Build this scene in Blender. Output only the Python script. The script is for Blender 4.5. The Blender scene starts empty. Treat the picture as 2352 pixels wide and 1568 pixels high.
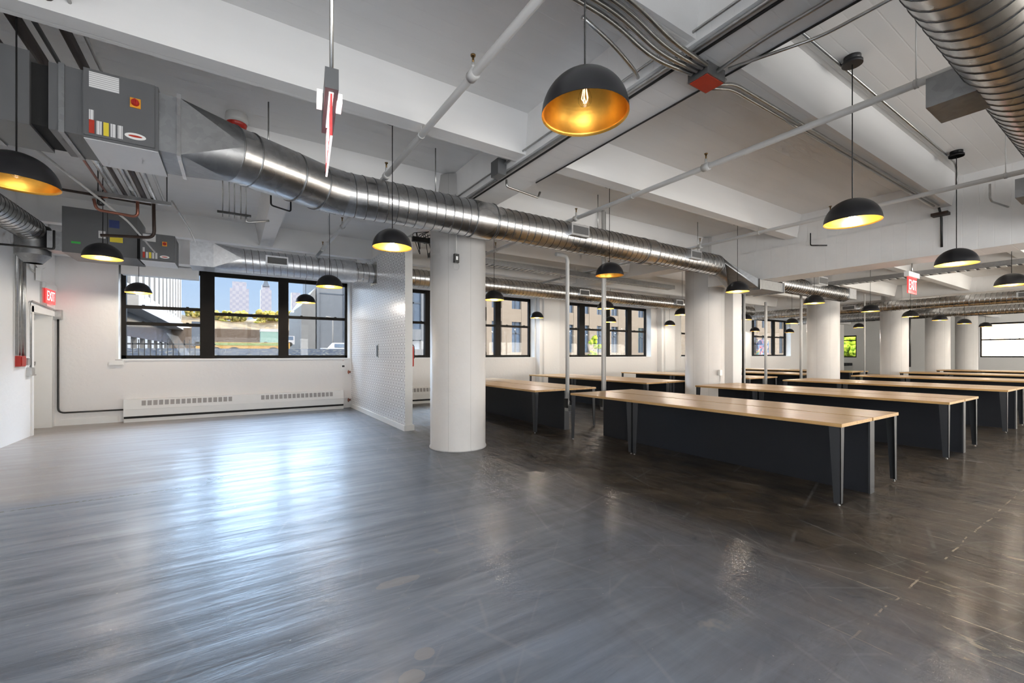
import bpy, math, random
from mathutils import Vector, Matrix
random.seed(7)
PI=math.pi
S=bpy.context.scene
COL=S.collection
# ---------------------------------------------------------------- helpers
class MB:
    def __init__(s): s.v=[]; s.f=[]; s.m=[]; s.sm=[]
    def add(s,v,f,mi=0,sm=False):
        b=len(s.v); s.v+= [tuple(p) for p in v]
        for q in f: s.f.append(tuple(b+i for i in q)); s.m.append(mi); s.sm.append(sm)
        return s
    def box(s,x0,x1,y0,y1,z0,z1,mi=0):
        if x0>x1:x0,x1=x1,x0
        if y0>y1:y0,y1=y1,y0
        if z0>z1:z0,z1=z1,z0
        v=[(x0,y0,z0),(x1,y0,z0),(x1,y1,z0),(x0,y1,z0),(x0,y0,z1),(x1,y0,z1),(x1,y1,z1),(x0,y1,z1)]
        return s.add(v,[(3,2,1,0),(4,5,6,7),(0,1,5,4),(1,2,6,5),(2,3,7,6),(3,0,4,7)],mi)
    def hexa(s,b,t,mi=0):   # bottom 4, top 4 points (ccw from above)
        return s.add(list(b)+list(t),[(3,2,1,0),(4,5,6,7),(0,1,5,4),(1,2,6,5),(2,3,7,6),(3,0,4,7)],mi)
    def obox(s,c,d,w,h,l,mi=0):   # box centred at c, long axis d(length l), width w (horizontal), height h
        c=Vector(c); d=Vector(d).normalized(); up=Vector((0,0,1))
        if abs(d.z)>.99: up=Vector((0,1,0))
        r=d.cross(up).normalized(); u=r.cross(d)
        P=[]
        for a,b_ in ((-1,-1),(1,-1),(1,1),(-1,1)):
            P.append((a,b_))
        v=[c-d*l/2+r*w/2*a+u*h/2*b_ for a,b_ in P]+[c+d*l/2+r*w/2*a+u*h/2*b_ for a,b_ in P]
        return s.add(v,[(0,1,2,3),(7,6,5,4),(4,5,1,0),(5,6,2,1),(6,7,3,2),(7,4,0,3)],mi)
    def tube(s,pts,r,n=10,mi=0,cap=True):
        pts=[Vector(p) for p in pts]; rs=r if isinstance(r,(list,tuple)) else [r]*len(pts)
        V=[]; prev=None
        for i,p in enumerate(pts):
            if i==0: d=pts[1]-p
            elif i==len(pts)-1: d=p-pts[i-1]
            else: d=(pts[i+1]-p).normalized()+(p-pts[i-1]).normalized()
            d.normalize()
            if prev is None:
                a=Vector((0,0,1)) if abs(d.z)<.9 else Vector((1,0,0))
                u=d.cross(a).normalized()
            else:
                u=(prev-d*prev.dot(d)).normalized()
            prev=u; w=d.cross(u)
            k=1.0
            for j in range(n):
                an=2*PI*j/n; V.append(p+(u*math.cos(an)+w*math.sin(an))*rs[i]*k)
        F=[]
        for i in range(len(pts)-1):
            for j in range(n):
                a=i*n+j; b=i*n+(j+1)%n; F.append((a,b,b+n,a+n))
        s.add(V,F,mi,True)
        if cap:
            b=len(s.v)-len(V)
            s.f.append(tuple(b+j for j in reversed(range(n)))); s.m.append(mi); s.sm.append(False)
            s.f.append(tuple(b+(len(pts)-1)*n+j for j in range(n))); s.m.append(mi); s.sm.append(False)
        return s
    def lathe(s,prof,c=(0,0,0),n=32,mi=0,sm=True,capt=False,capb=False):
        V=[]
        for r,z in prof:
            for j in range(n):
                a=2*PI*j/n; V.append((c[0]+r*math.cos(a),c[1]+r*math.sin(a),c[2]+z))
        F=[]
        for i in range(len(prof)-1):
            for j in range(n):
                a=i*n+j;b=i*n+(j+1)%n; F.append((a,b,b+n,a+n))
        s.add(V,F,mi,sm); b=len(s.v)-len(V)
        if capb: s.f.append(tuple(b+j for j in reversed(range(n)))); s.m.append(mi); s.sm.append(False)
        if capt: s.f.append(tuple(b+(len(prof)-1)*n+j for j in range(n))); s.m.append(mi); s.sm.append(False)
        return s
    def build(s,name,mats,parent=None,loc=None):
        me=bpy.data.meshes.new(name); me.from_pydata(s.v,[],s.f)
        if not isinstance(mats,(list,tuple)): mats=[mats]
        for m in mats: me.materials.append(m)
        for i,p in enumerate(me.polygons):
            p.material_index=min(s.m[i],len(mats)-1); p.use_smooth=s.sm[i]
        me.update()
        o=bpy.data.objects.new(name,me); COL.objects.link(o)
        if parent: o.parent=parent
        if loc: o.location=loc
        return o
def tag(o,label,cat,group=None,kind=None):
    if label: o['label']=label
    if cat: o['category']=cat
    if group: o['group']=group
    if kind: o['kind']=kind
    return o
def thing(name,label,cat,loc=(0,0,0),group=None,rz=0):
    o=bpy.data.objects.new(name,None); COL.objects.link(o); o.location=loc; o.rotation_euler=(0,0,rz); o.empty_display_size=.1
    return tag(o,label,cat,group)
def struct(o,label=None,cat=None):
    o['kind']='structure'
    if label: o['label']=label
    if cat: o['category']=cat
    return o
def copy_tree(o,parent=None):
    c=o.copy(); COL.objects.link(c)
    if parent: c.parent=parent
    for ch in list(o.children): copy_tree(ch,c)
    return c
def arc(c,a,b,n=6):
    """quadratic bend from a to b with corner c"""
    a,b,c=Vector(a),Vector(b),Vector(c); out=[]
    for i in range(n+1):
        t=i/n; out.append(a*(1-t)**2+c*2*t*(1-t)+b*t*t)
    return out
def bend(pts,r=.12,n=5):
    pts=[Vector(p) for p in pts]; out=[pts[0]]
    for i in range(1,len(pts)-1):
        p=pts[i]; d0=(pts[i-1]-p); d1=(pts[i+1]-p)
        k=min(r,d0.length*.45,d1.length*.45)
        out+=arc(p,p+d0.normalized()*k,p+d1.normalized()*k,n)
    out.append(pts[-1]); return out
# ---------------------------------------------------------------- materials
def newmat(name):
    m=bpy.data.materials.new(name); m.use_nodes=True; nt=m.node_tree
    return m,nt,nt.nodes['Principled BSDF']
def N(nt,t,**k):
    n=nt.nodes.new(t)
    for a,b in k.items(): setattr(n,a,b)
    return n
def pbr(name,col,rough=.5,metal=0,var=.0,scale=6,bump=0,bscale=40,spec=None,stretch=None,emis=None,es=0,coat=0):
    m,nt,p=newmat(name); L=nt.links.new
    p.inputs['Base Color'].default_value=(*col,1); p.inputs['Roughness'].default_value=rough; p.inputs['Metallic'].default_value=metal
    if spec is not None: p.inputs['Specular IOR Level'].default_value=spec
    if coat: p.inputs['Coat Weight'].default_value=coat; p.inputs['Coat Roughness'].default_value=.15
    if emis: p.inputs['Emission Color'].default_value=(*emis,1); p.inputs['Emission Strength'].default_value=es
    tc=N(nt,'ShaderNodeTexCoord'); mp=N(nt,'ShaderNodeMapping'); L(tc.outputs['Object'],mp.inputs[0])
    if stretch: mp.inputs['Scale'].default_value=stretch
    no=N(nt,'ShaderNodeTexNoise'); no.inputs['Scale'].default_value=scale; no.inputs['Detail'].default_value=6; L(mp.outputs[0],no.inputs[0])
    mx=N(nt,'ShaderNodeMix',data_type='RGBA'); mx.inputs[6].default_value=(*[c*(1-var) for c in col],1); mx.inputs[7].default_value=(*[min(1,c*(1+var)) for c in col],1)
    L(no.outputs[0],mx.inputs[0]); L(mx.outputs[2],p.inputs['Base Color'])
    if bump:
        b=N(nt,'ShaderNodeBump'); b.inputs['Strength'].default_value=bump; b.inputs['Distance'].default_value=.01
        n2=N(nt,'ShaderNodeTexNoise'); n2.inputs['Scale'].default_value=bscale; n2.inputs['Detail'].default_value=5; L(mp.outputs[0],n2.inputs[0])
        L(n2.outputs[0],b.inputs['Height']); L(b.outputs[0],p.inputs['Normal'])
    return m
def wall_paint(name,col,var=.04):
    m,nt,p=newmat(name); L=nt.links.new
    p.inputs['Roughness'].default_value=.45
    g=N(nt,'ShaderNodeNewGeometry')
    n1=N(nt,'ShaderNodeTexNoise'); n1.inputs['Scale'].default_value=1.3; n1.inputs['Detail'].default_value=8; L(g.outputs['Position'],n1.inputs[0])
    mx=N(nt,'ShaderNodeMix',data_type='RGBA'); mx.inputs[6].default_value=(*[c*(1-var) for c in col],1); mx.inputs[7].default_value=(*[c*(1+var) for c in col],1); L(n1.outputs[0],mx.inputs[0])
    # pits and scuffs
    n2=N(nt,'ShaderNodeTexNoise'); n2.inputs['Scale'].default_value=9; n2.inputs['Detail'].default_value=9; n2.inputs['Roughness'].default_value=.7; L(g.outputs['Position'],n2.inputs[0])
    rp=N(nt,'ShaderNodeValToRGB'); rp.color_ramp.elements[0].position=.70; rp.color_ramp.elements[1].position=.74; L(n2.outputs[0],rp.inputs[0])
    m2=N(nt,'ShaderNodeMix',data_type='RGBA'); m2.inputs[7].default_value=(*[c*.45 for c in col],1); L(mx.outputs[2],m2.inputs[6]); L(rp.outputs[0],m2.inputs[0])
    L(m2.outputs[2],p.inputs['Base Color'])
    b=N(nt,'ShaderNodeBump'); b.inputs['Strength'].default_value=.35; b.inputs['Distance'].default_value=.012
    n3=N(nt,'ShaderNodeTexNoise'); n3.inputs['Scale'].default_value=14; n3.inputs['Detail'].default_value=7; L(g.outputs['Position'],n3.inputs[0])
    L(n3.outputs[0],b.inputs['Height']); L(b.outputs[0],p.inputs['Normal'])
    return m
def board_concrete():
    """ceiling concrete painted white with faint board-form lines running along X"""
    m,nt,p=newmat('ceiling_paint'); L=nt.links.new
    p.inputs['Roughness'].default_value=.5
    g=N(nt,'ShaderNodeNewGeometry'); sp=N(nt,'ShaderNodeSeparateXYZ'); L(g.outputs['Position'],sp.inputs[0])
    mp=N(nt,'ShaderNodeMapping'); mp.inputs['Scale'].default_value=(.35,3.5,3.5); L(g.outputs['Position'],mp.inputs[0])
    n1=N(nt,'ShaderNodeTexNoise'); n1.inputs['Scale'].default_value=1.6; n1.inputs['Detail'].default_value=8; L(mp.outputs[0],n1.inputs[0])
    mx=N(nt,'ShaderNodeMix',data_type='RGBA'); mx.inputs[6].default_value=(.75,.745,.735,1); mx.inputs[7].default_value=(.83,.825,.815,1); L(n1.outputs[0],mx.inputs[0])
    n2=N(nt,'ShaderNodeTexNoise'); n2.inputs['Scale'].default_value=6; n2.inputs['Detail'].default_value=10; n2.inputs['Roughness'].default_value=.75; L(g.outputs['Position'],n2.inputs[0])
    rp=N(nt,'ShaderNodeValToRGB'); rp.color_ramp.elements[0].position=.70; rp.color_ramp.elements[1].position=.75; L(n2.outputs[0],rp.inputs[0])
    m2=N(nt,'ShaderNodeMix',data_type='RGBA'); m2.inputs[7].default_value=(.42,.41,.40,1); L(mx.outputs[2],m2.inputs[6]); L(rp.outputs[0],m2.inputs[0])
    L(m2.outputs[2],p.inputs['Base Color'])
    # board grooves
    mo=N(nt,'ShaderNodeMath',operation='MULTIPLY'); L(sp.outputs[1],mo.inputs[0]); mo.inputs[1].default_value=6.5
    fr=N(nt,'ShaderNodeMath',operation='FRACT'); L(mo.outputs[0],fr.inputs[0])
    pg=N(nt,'ShaderNodeMath',operation='PINGPONG'); L(fr.outputs[0],pg.inputs[0]); pg.inputs[1].default_value=.5
    st=N(nt,'ShaderNodeMath',operation='MINIMUM'); L(pg.outputs[0],st.inputs[0]); st.inputs[1].default_value=.05
    ad=N(nt,'ShaderNodeMath',operation='MULTIPLY_ADD'); L(st.outputs[0],ad.inputs[0]); ad.inputs[1].default_value=6; L(n1.outputs[0],ad.inputs[2])
    b=N(nt,'ShaderNodeBump'); b.inputs['Strength'].default_value=.25; b.inputs['Distance'].default_value=.012; L(ad.outputs[0],b.inputs['Height']); L(b.outputs[0],p.inputs['Normal'])
    return m
def floor_mat():
    m,nt,p=newmat('floor_coating'); L=nt.links.new
    g=N(nt,'ShaderNodeNewGeometry'); sp=N(nt,'ShaderNodeSeparateXYZ'); L(g.outputs['Position'],sp.inputs[0])
    def noise(scale,vec=None,detail=6,rough=.55,mscale=None,rot=0,dist=0):
        src=g.outputs['Position']
        if mscale:
            mp=N(nt,'ShaderNodeMapping'); mp.inputs['Scale'].default_value=mscale; mp.inputs['Rotation'].default_value=(0,0,rot); L(src,mp.inputs[0]); src=mp.outputs[0]
        n=N(nt,'ShaderNodeTexNoise'); n.inputs['Scale'].default_value=scale; n.inputs['Detail'].default_value=detail; n.inputs['Roughness'].default_value=rough; n.inputs['Distortion'].default_value=dist; L(src,n.inputs[0]); return n.outputs[0]
    def ramp(x,a,b,ca=(0,0,0,1),cb=(1,1,1,1)):
        r=N(nt,'ShaderNodeValToRGB'); r.color_ramp.elements[0].position=a; r.color_ramp.elements[1].position=b; r.color_ramp.elements[0].color=ca; r.color_ramp.elements[1].color=cb; L(x,r.inputs[0]); return r.outputs[0]
    def mixc(f,a,b):
        x=N(nt,'ShaderNodeMix',data_type='RGBA')
        if isinstance(f,(int,float)): x.inputs[0].default_value=f
        else: L(f,x.inputs[0])
        for i,c in ((6,a),(7,b)):
            if isinstance(c,tuple): x.inputs[i].default_value=(*c,1)
            else: L(c,x.inputs[i])
        return x.outputs[2]
    def math_(op,a,b=None,c=None):
        x=N(nt,'ShaderNodeMath',operation=op)
        for i,v in enumerate((a,b,c)):
            if v is None: continue
            if isinstance(v,(int,float)): x.inputs[i].default_value=v
            else: L(v,x.inputs[i])
        return x.outputs[0]
    def rng(x,a,b):
        r=N(nt,'ShaderNodeMapRange'); r.inputs[1].default_value=a; r.inputs[2].default_value=b; L(x,r.inputs[0]); return r.outputs[0]
    X,Y=sp.outputs[0],sp.outputs[1]
    # boards run along X west of the column row, along Y to the east
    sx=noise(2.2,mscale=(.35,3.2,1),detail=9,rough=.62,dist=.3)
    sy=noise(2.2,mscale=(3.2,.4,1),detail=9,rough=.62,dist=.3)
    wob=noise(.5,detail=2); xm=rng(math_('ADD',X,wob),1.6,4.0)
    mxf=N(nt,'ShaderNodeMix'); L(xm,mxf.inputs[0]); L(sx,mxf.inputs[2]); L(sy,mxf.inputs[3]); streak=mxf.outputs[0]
    base=mixc(ramp(streak,.35,.68),(.075,.097,.140),(.175,.222,.300))  # blue sky reflection of the left window is put into this west colour
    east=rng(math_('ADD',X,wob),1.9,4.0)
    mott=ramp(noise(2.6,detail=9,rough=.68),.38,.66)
    base=mixc(east,base,mixc(mott,(.010,.0075,.005),(.066,.047,.029)))  # dark brown floor; its tint also stands in for warm reflected light
    # worn tan band by west wall and door, wall reflection painted in
    tanm=math_('MULTIPLY',rng(X,0.6,-1.6),rng(math_('ADD',Y,math_('MULTIPLY',wob,.6)),6.0,6.3))
    base=mixc(math_('MULTIPLY',tanm,.85),base,(.33,.275,.23))
    # pale worn blotches
    bl=ramp(noise(1.1,detail=5,rough=.6),.66,.69); base=mixc(math_('MULTIPLY',bl,.55),base,(.27,.25,.23))
    # speckle
    spk=ramp(noise(28,detail=2,rough=.5),.745,.765); base=mixc(math_('MULTIPLY',spk,.5),base,(.5,.48,.45))
    # scratches: thin warped wave lines in several directions
    for i,(rot,sc,th,am) in enumerate(((.35,.9,.99999,.14),(1.25,.8,.99999,.14),(2.1,1.1,.99999,.12),(2.75,.7,.99999,.14),(.8,1.7,.99998,.10),(1.8,2.0,.99998,.10))):
        mp=N(nt,'ShaderNodeMapping'); mp.inputs['Rotation'].default_value=(0,0,rot); mp.inputs['Location'].default_value=(i*3.1,i,0); L(g.outputs['Position'],mp.inputs[0])
        w=N(nt,'ShaderNodeTexWave'); w.inputs['Scale'].default_value=sc*.5; w.inputs['Distortion'].default_value=1.6; w.inputs['Detail'].default_value=1; w.inputs['Detail Scale'].default_value=.5; L(mp.outputs[0],w.inputs[0])
        s_=math_('MULTIPLY',ramp(w.outputs['Fac'],th,1.0),ramp(noise(1.5+i*.35,detail=2),.50,.58))
        base=mixc(math_('MULTIPLY',s_,am),base,(.36,.36,.38))
    # filled trench line and plate by the west wall
    tl=math_('MULTIPLY',math_('LESS_THAN',math_('ABSOLUTE',math_('SUBTRACT',Y,5.60)),.022),math_('LESS_THAN',X,-.12))
    tl=math_('MULTIPLY',tl,ramp(noise(22,detail=3),.45,.5))
    base=mixc(tl,base,(.012,.012,.014))
    pl=math_('MULTIPLY',math_('LESS_THAN',math_('ABSOLUTE',math_('SUBTRACT',Y,5.74)),.15),math_('LESS_THAN',math_('ABSOLUTE',math_('SUBTRACT',X,-.16)),.075))
    pl=math_('MULTIPLY',pl,ramp(noise(26,detail=3),.5,.52)); base=mixc(pl,base,(.015,.015,.018))
    # worn ovals and blotches
    for (cx,cy,rx,ry) in ((.846,2.58,.15,.05),(.744,1.894,.05,.045),(.643,1.784,.06,.05)):
        dx=math_('DIVIDE',math_('SUBTRACT',X,cx),rx); dy=math_('DIVIDE',math_('SUBTRACT',Y,cy),ry)
        dd=math_('ADD',math_('ADD',math_('MULTIPLY',dx,dx),math_('MULTIPLY',dy,dy)),math_('MULTIPLY',noise(14,detail=3),.9))
        base=mixc(math_('MULTIPLY',math_('LESS_THAN',dd,1.3),.55),base,(.27,.25,.24))
    # crumbled tile joints in the south-east
    jx=math_('LESS_THAN',math_('PINGPONG',math_('ADD',X,math_('MULTIPLY',noise(5,detail=4),.03)),.16),.004)
    jy=math_('LESS_THAN',math_('PINGPONG',math_('ADD',Y,math_('MULTIPLY',noise(3.3,detail=3),.06)),.45),.005)
    jm=math_('MULTIPLY',math_('MAXIMUM',jx,jy),math_('MULTIPLY',rng(X,2.2,3.2),rng(Y,1.6,.6)))
    jm=math_('MULTIPLY',jm,ramp(noise(4.5,detail=6,rough=.7),.50,.56)); base=mixc(jm,base,(.40,.34,.25))
    cr_=math_('MULTIPLY',ramp(noise(5,detail=8,rough=.7,mscale=(1.6,.6,1)),.60,.63),math_('MULTIPLY',rng(X,2.3,2.9),rng(Y,1.0,.3))); base=mixc(math_('MULTIPLY',cr_,.8),base,(.42,.36,.25))
    L(base,p.inputs['Base Color'])
    rgh=N(nt,'ShaderNodeMapRange'); rgh.inputs[1].default_value=.3; rgh.inputs[2].default_value=.7; rgh.inputs[3].default_value=.62; rgh.inputs[4].default_value=.38; L(streak,rgh.inputs[0]); L(rgh.outputs[0],p.inputs['Roughness'])
    p.inputs['IOR'].default_value=2.1
    p.inputs['Coat Weight'].default_value=.35; p.inputs['Coat Roughness'].default_value=.10; p.inputs['Coat IOR'].default_value=1.6
    inv=math_('SUBTRACT',1.0,east); cw=N(nt,'ShaderNodeMapRange'); cw.inputs[3].default_value=.26; cw.inputs[4].default_value=.35; L(inv,cw.inputs[0]); L(cw.outputs[0],p.inputs['Coat Weight'])
    sw=N(nt,'ShaderNodeMapRange'); sw.inputs[3].default_value=.20; sw.inputs[4].default_value=.5; L(inv,sw.inputs[0]); L(sw.outputs[0],p.inputs['Specular IOR Level'])
    hb=math_('ADD',math_('MULTIPLY',streak,1.0),math_('MULTIPLY',noise(3.5,detail=3),.5))
    b=N(nt,'ShaderNodeBump'); b.inputs['Strength'].default_value=.62; b.inputs['Distance'].default_value=.012; L(hb,b.inputs['Height']); L(b.outputs[0],p.inputs['Normal']); L(b.outputs[0],p.inputs['Coat Normal'])
    return m
def glass_mat(name,tint=(1,1,1),refl=.45):
    m,nt,p=newmat(name); nt.nodes.remove(p); L=nt.links.new
    out=nt.nodes['Material Output']; t=N(nt,'ShaderNodeBsdfTransparent'); t.inputs[0].default_value=(*tint,1)
    gl=N(nt,'ShaderNodeBsdfGlossy'); gl.inputs['Roughness'].default_value=.02
    lw=N(nt,'ShaderNodeLayerWeight'); pw=N(nt,'ShaderNodeMath',operation='POWER'); L(lw.outputs['Facing'],pw.inputs[0]); pw.inputs[1].default_value=5
    fr=N(nt,'ShaderNodeMath',operation='MULTIPLY_ADD'); L(pw.outputs[0],fr.inputs[0]); fr.inputs[1].default_value=.96; fr.inputs[2].default_value=.04
    kk=N(nt,'ShaderNodeMath',operation='MULTIPLY'); kk.inputs[1].default_value=refl; L(fr.outputs[0],kk.inputs[0])
    mx=N(nt,'ShaderNodeMixShader'); L(kk.outputs[0],mx.inputs[0]); L(t.outputs[0],mx.inputs[1]); L(gl.outputs[0],mx.inputs[2]); L(mx.outputs[0],out.inputs[0])
    return m
def tile_mat():
    m,nt,p=newmat('patterned_tile'); L=nt.links.new
    g=N(nt,'ShaderNodeNewGeometry'); sp=N(nt,'ShaderNodeSeparateXYZ'); L(g.outputs['Position'],sp.inputs[0])
    def M(op,a,b=None):
        x=N(nt,'ShaderNodeMath',operation=op)
        for i,v in enumerate((a,b)):
            if v is None: continue
            if isinstance(v,(int,float)): x.inputs[i].default_value=v
            else: L(v,x.inputs[i])
        return x.outputs[0]
    T=.165
    u=M('PINGPONG',sp.outputs[1],T/2); v=M('PINGPONG',sp.outputs[2],T/2)
    su=M('DIVIDE',u,T/2); sv=M('DIVIDE',v,T/2)
    d0=M('SQRT',M('ADD',M('MULTIPLY',su,su),M('MULTIPLY',sv,sv)))
    iu=M('SUBTRACT',1,su); iv=M('SUBTRACT',1,sv)
    dm=M('ADD',iu,iv)
    ring=M('LESS_THAN',M('ABSOLUTE',M('SUBTRACT',d0,.72)),.07)
    dot=M('LESS_THAN',d0,.24)
    dia=M('LESS_THAN',M('ABSOLUTE',M('SUBTRACT',dm,.42)),.09)
    dc=M('LESS_THAN',dm,.16)
    pet=M('LESS_THAN',M('ABSOLUTE',M('SUBTRACT',su,sv)),.06)
    pet=M('MULTIPLY',pet,M('LESS_THAN',M('ABSOLUTE',M('SUBTRACT',d0,.5)),.16))
    mk=M('MAXIMUM',M('MAXIMUM',ring,dot),M('MAXIMUM',M('MAXIMUM',dia,dc),pet))
    gr=M('MAXIMUM',M('LESS_THAN',u,.0016),M('LESS_THAN',v,.0016))
    mx=N(nt,'ShaderNodeMix',data_type='RGBA'); mx.inputs[6].default_value=(.90,.90,.90,1); mx.inputs[7].default_value=(.27,.27,.28,1); L(mk,mx.inputs[0])
    m2=N(nt,'ShaderNodeMix',data_type='RGBA'); m2.inputs[7].default_value=(.5,.5,.5,1); L(mx.outputs[2],m2.inputs[6]); L(gr,m2.inputs[0])
    L(m2.outputs[2],p.inputs['Base Color']); p.inputs['Roughness'].default_value=.22
    return m
def galv(name,col,rough,bump=.05):
    m,nt,p=newmat(name); L=nt.links.new
    p.inputs['Metallic'].default_value=1
    tc=N(nt,'ShaderNodeTexCoord'); v=N(nt,'ShaderNodeTexVoronoi'); v.inputs['Scale'].default_value=26; L(tc.outputs['Object'],v.inputs[0])
    n=N(nt,'ShaderNodeTexNoise'); n.inputs['Scale'].default_value=3; n.inputs['Detail'].default_value=6; L(tc.outputs['Object'],n.inputs[0])
    mx=N(nt,'ShaderNodeMix',data_type='RGBA'); mx.inputs[6].default_value=(*[c*.9 for c in col],1); mx.inputs[7].default_value=(*[min(1,c*1.08) for c in col],1); L(v.outputs['Color'],mx.inputs[0]); L(mx.outputs[2],p.inputs['Base Color'])
    mr=N(nt,'ShaderNodeMapRange'); mr.inputs[3].default_value=rough*.75; mr.inputs[4].default_value=rough*1.3; L(n.outputs[0],mr.inputs[0]); L(mr.outputs[0],p.inputs['Roughness'])
    b=N(nt,'ShaderNodeBump'); b.inputs['Strength'].default_value=bump; b.inputs['Distance'].default_value=.01; n.inputs['Detail'].default_value=1; L(n.outputs[0],b.inputs['Height']); L(b.outputs[0],p.inputs['Normal'])
    return m
def stripes_mat(name,a,b,scale,axis=0,rough=.6):
    """fine parallel marks (louvres, printed text lines)"""
    m,nt,p=newmat(name); L=nt.links.new
    tc=N(nt,'ShaderNodeTexCoord'); sp=N(nt,'ShaderNodeSeparateXYZ'); L(tc.outputs['Object'],sp.inputs[0])
    k=N(nt,'ShaderNodeMath',operation='MULTIPLY'); L(sp.outputs[axis],k.inputs[0]); k.inputs[1].default_value=scale
    f=N(nt,'ShaderNodeMath',operation='FRACT'); L(k.outputs[0],f.inputs[0])
    c=N(nt,'ShaderNodeMath',operation='LESS_THAN'); L(f.outputs[0],c.inputs[0]); c.inputs[1].default_value=.45
    mx=N(nt,'ShaderNodeMix',data_type='RGBA'); mx.inputs[6].default_value=(*a,1); mx.inputs[7].default_value=(*b,1); L(c.outputs[0],mx.inputs[0]); L(mx.outputs[2],p.inputs['Base Color']); p.inputs['Roughness'].default_value=rough
    return m
def column_mat():
    m,nt,p=newmat('column_paint'); L=nt.links.new
    tc=N(nt,'ShaderNodeTexCoord'); sp=N(nt,'ShaderNodeSeparateXYZ'); L(tc.outputs['Object'],sp.inputs[0])
    a=N(nt,'ShaderNodeMath',operation='ARCTAN2'); L(sp.outputs[1],a.inputs[0]); L(sp.outputs[0],a.inputs[1])
    k=N(nt,'ShaderNodeMath',operation='PINGPONG'); L(a.outputs[0],k.inputs[0]); k.inputs[1].default_value=PI/8
    c=N(nt,'ShaderNodeMath',operation='LESS_THAN'); L(k.outputs[0],c.inputs[0]); c.inputs[1].default_value=.008
    n=N(nt,'ShaderNodeTexNoise'); n.inputs['Scale'].default_value=5; n.inputs['Detail'].default_value=8; n.inputs['Roughness'].default_value=.7; L(tc.outputs['Object'],n.inputs[0])
    mx=N(nt,'ShaderNodeMix',data_type='RGBA'); mx.inputs[6].default_value=(.64,.625,.61,1); mx.inputs[7].default_value=(.72,.705,.69,1); L(n.outputs[0],mx.inputs[0])
    m2=N(nt,'ShaderNodeMix',data_type='RGBA'); m2.inputs[7].default_value=(.52,.51,.49,1); L(mx.outputs[2],m2.inputs[6]); L(c.outputs[0],m2.inputs[0])
    L(m2.outputs[2],p.inputs['Base Color']); p.inputs['Roughness'].default_value=.4
    b=N(nt,'ShaderNodeBump'); b.inputs['Strength'].default_value=.3; b.inputs['Distance'].default_value=.01; L(n.outputs[0],b.inputs['Height']); L(b.outputs[0],p.inputs['Normal'])
    return m
def wood_mat():
    m,nt,p=newmat('oak_laminate'); L=nt.links.new
    g=N(nt,'ShaderNodeNewGeometry'); mp=N(nt,'ShaderNodeMapping'); mp.inputs['Scale'].default_value=(14,.9,14); L(g.outputs['Position'],mp.inputs[0])
    n=N(nt,'ShaderNodeTexNoise'); n.inputs['Scale'].default_value=2.2; n.inputs['Detail'].default_value=8; n.inputs['Roughness'].default_value=.62; n.inputs['Distortion'].default_value=.4; L(mp.outputs[0],n.inputs[0])
    r=N(nt,'ShaderNodeValToRGB'); r.color_ramp.elements[0].position=.3; r.color_ramp.elements[0].color=(.43,.235,.08,1); r.color_ramp.elements[1].position=.72; r.color_ramp.elements[1].color=(.66,.42,.175,1); L(n.outputs[0],r.inputs[0]); L(r.outputs[0],p.inputs['Base Color'])
    p.inputs['Roughness'].default_value=.30; p.inputs['Specular IOR Level'].default_value=.6
    return m
M={}
M['wall']=wall_paint('white_wall_paint',(.86,.86,.85)); M['drywall']=wall_paint('grey_white_paint',(.80,.785,.77),.02)
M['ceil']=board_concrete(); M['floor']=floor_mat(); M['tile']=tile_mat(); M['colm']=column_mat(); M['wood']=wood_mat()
M['glass']=glass_mat('window_glass')
M['frame']=pbr('bronze_window_frame',(.016,.014,.012),.6,0,.15,spec=.12)
M['white']=pbr('white_trim',(.82,.82,.80),.35,0,.03)
M['galv']=galv('galvanised_duct',(.60,.60,.60),.27); M['seam']=galv('duct_seam',(.16,.16,.16),.4); M['pale']=pbr('lit_underside',(.74,.74,.75),.4,.15,.04); M['galvd']=galv('galvanised_sheet',(.34,.345,.35),.42,.1); M['galvw']=galv('galvanised_pale',(.72,.73,.75),.36)
M['ahu']=pbr('grey_enamel',(.145,.148,.152),.42,.35,.06)
M['blackflex']=pbr('black_canvas',(.008,.008,.008),.8,0,.2)
M['steel']=galv('conduit_steel',(.50,.50,.49),.33); M['darksteel']=pbr('dark_steel',(.05,.05,.05),.4,.7,.2)
M['rust']=pbr('brown_pipe',(.045,.028,.022),.5,.3,.35,scale=12); M['copper']=pbr('copper_pipe',(.32,.13,.09),.4,.8,.4,scale=18)
M['wpipe']=pbr('white_pipe_paint',(.56,.555,.54),.4,0,.05)
M['brass']=pbr('brass',(.25,.16,.07),.35,.9,.3)
M['lampblk']=pbr('black_enamel',(.012,.012,.014),.38,0,.1,spec=.5)
M['gold']=pbr('gold_leaf',(.80,.42,.07),.32,.85,.12,scale=30)
M['cord']=pbr('black_cord',(.02,.02,.02),.6)
M['desk']=pbr('charcoal_panel',(.017,.019,.024),.45,0,.12,scale=2.5,spec=.3)
M['leg']=pbr('charcoal_steel',(.045,.048,.054),.38,.2,.08)
M['red']=pbr('red_enamel',(.42,.02,.012),.4,0,.2); M['redbox']=pbr('orange_red_cover',(.45,.035,.015),.4,0,.25)
M['exitred']=pbr('lit_red_acrylic',(.8,.05,.05),.2,0,0,emis=(1,.06,.06),es=.9)
M['exitwhite']=pbr('lit_white_letters',(.95,.8,.8),.3,0,0,emis=(1,.75,.75),es=1.0)
M['ledwhite']=pbr('lit_white_edge',(.9,.9,.9),.3,0,0,emis=(1,.86,.86),es=1.0)
M['green']=pbr('green_tape',(.05,.5,.08),.5); M['blue']=pbr('blue_label',(.03,.05,.18),.5); M['yellow']=pbr('yellow_label',(.75,.6,.04),.5)
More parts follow.
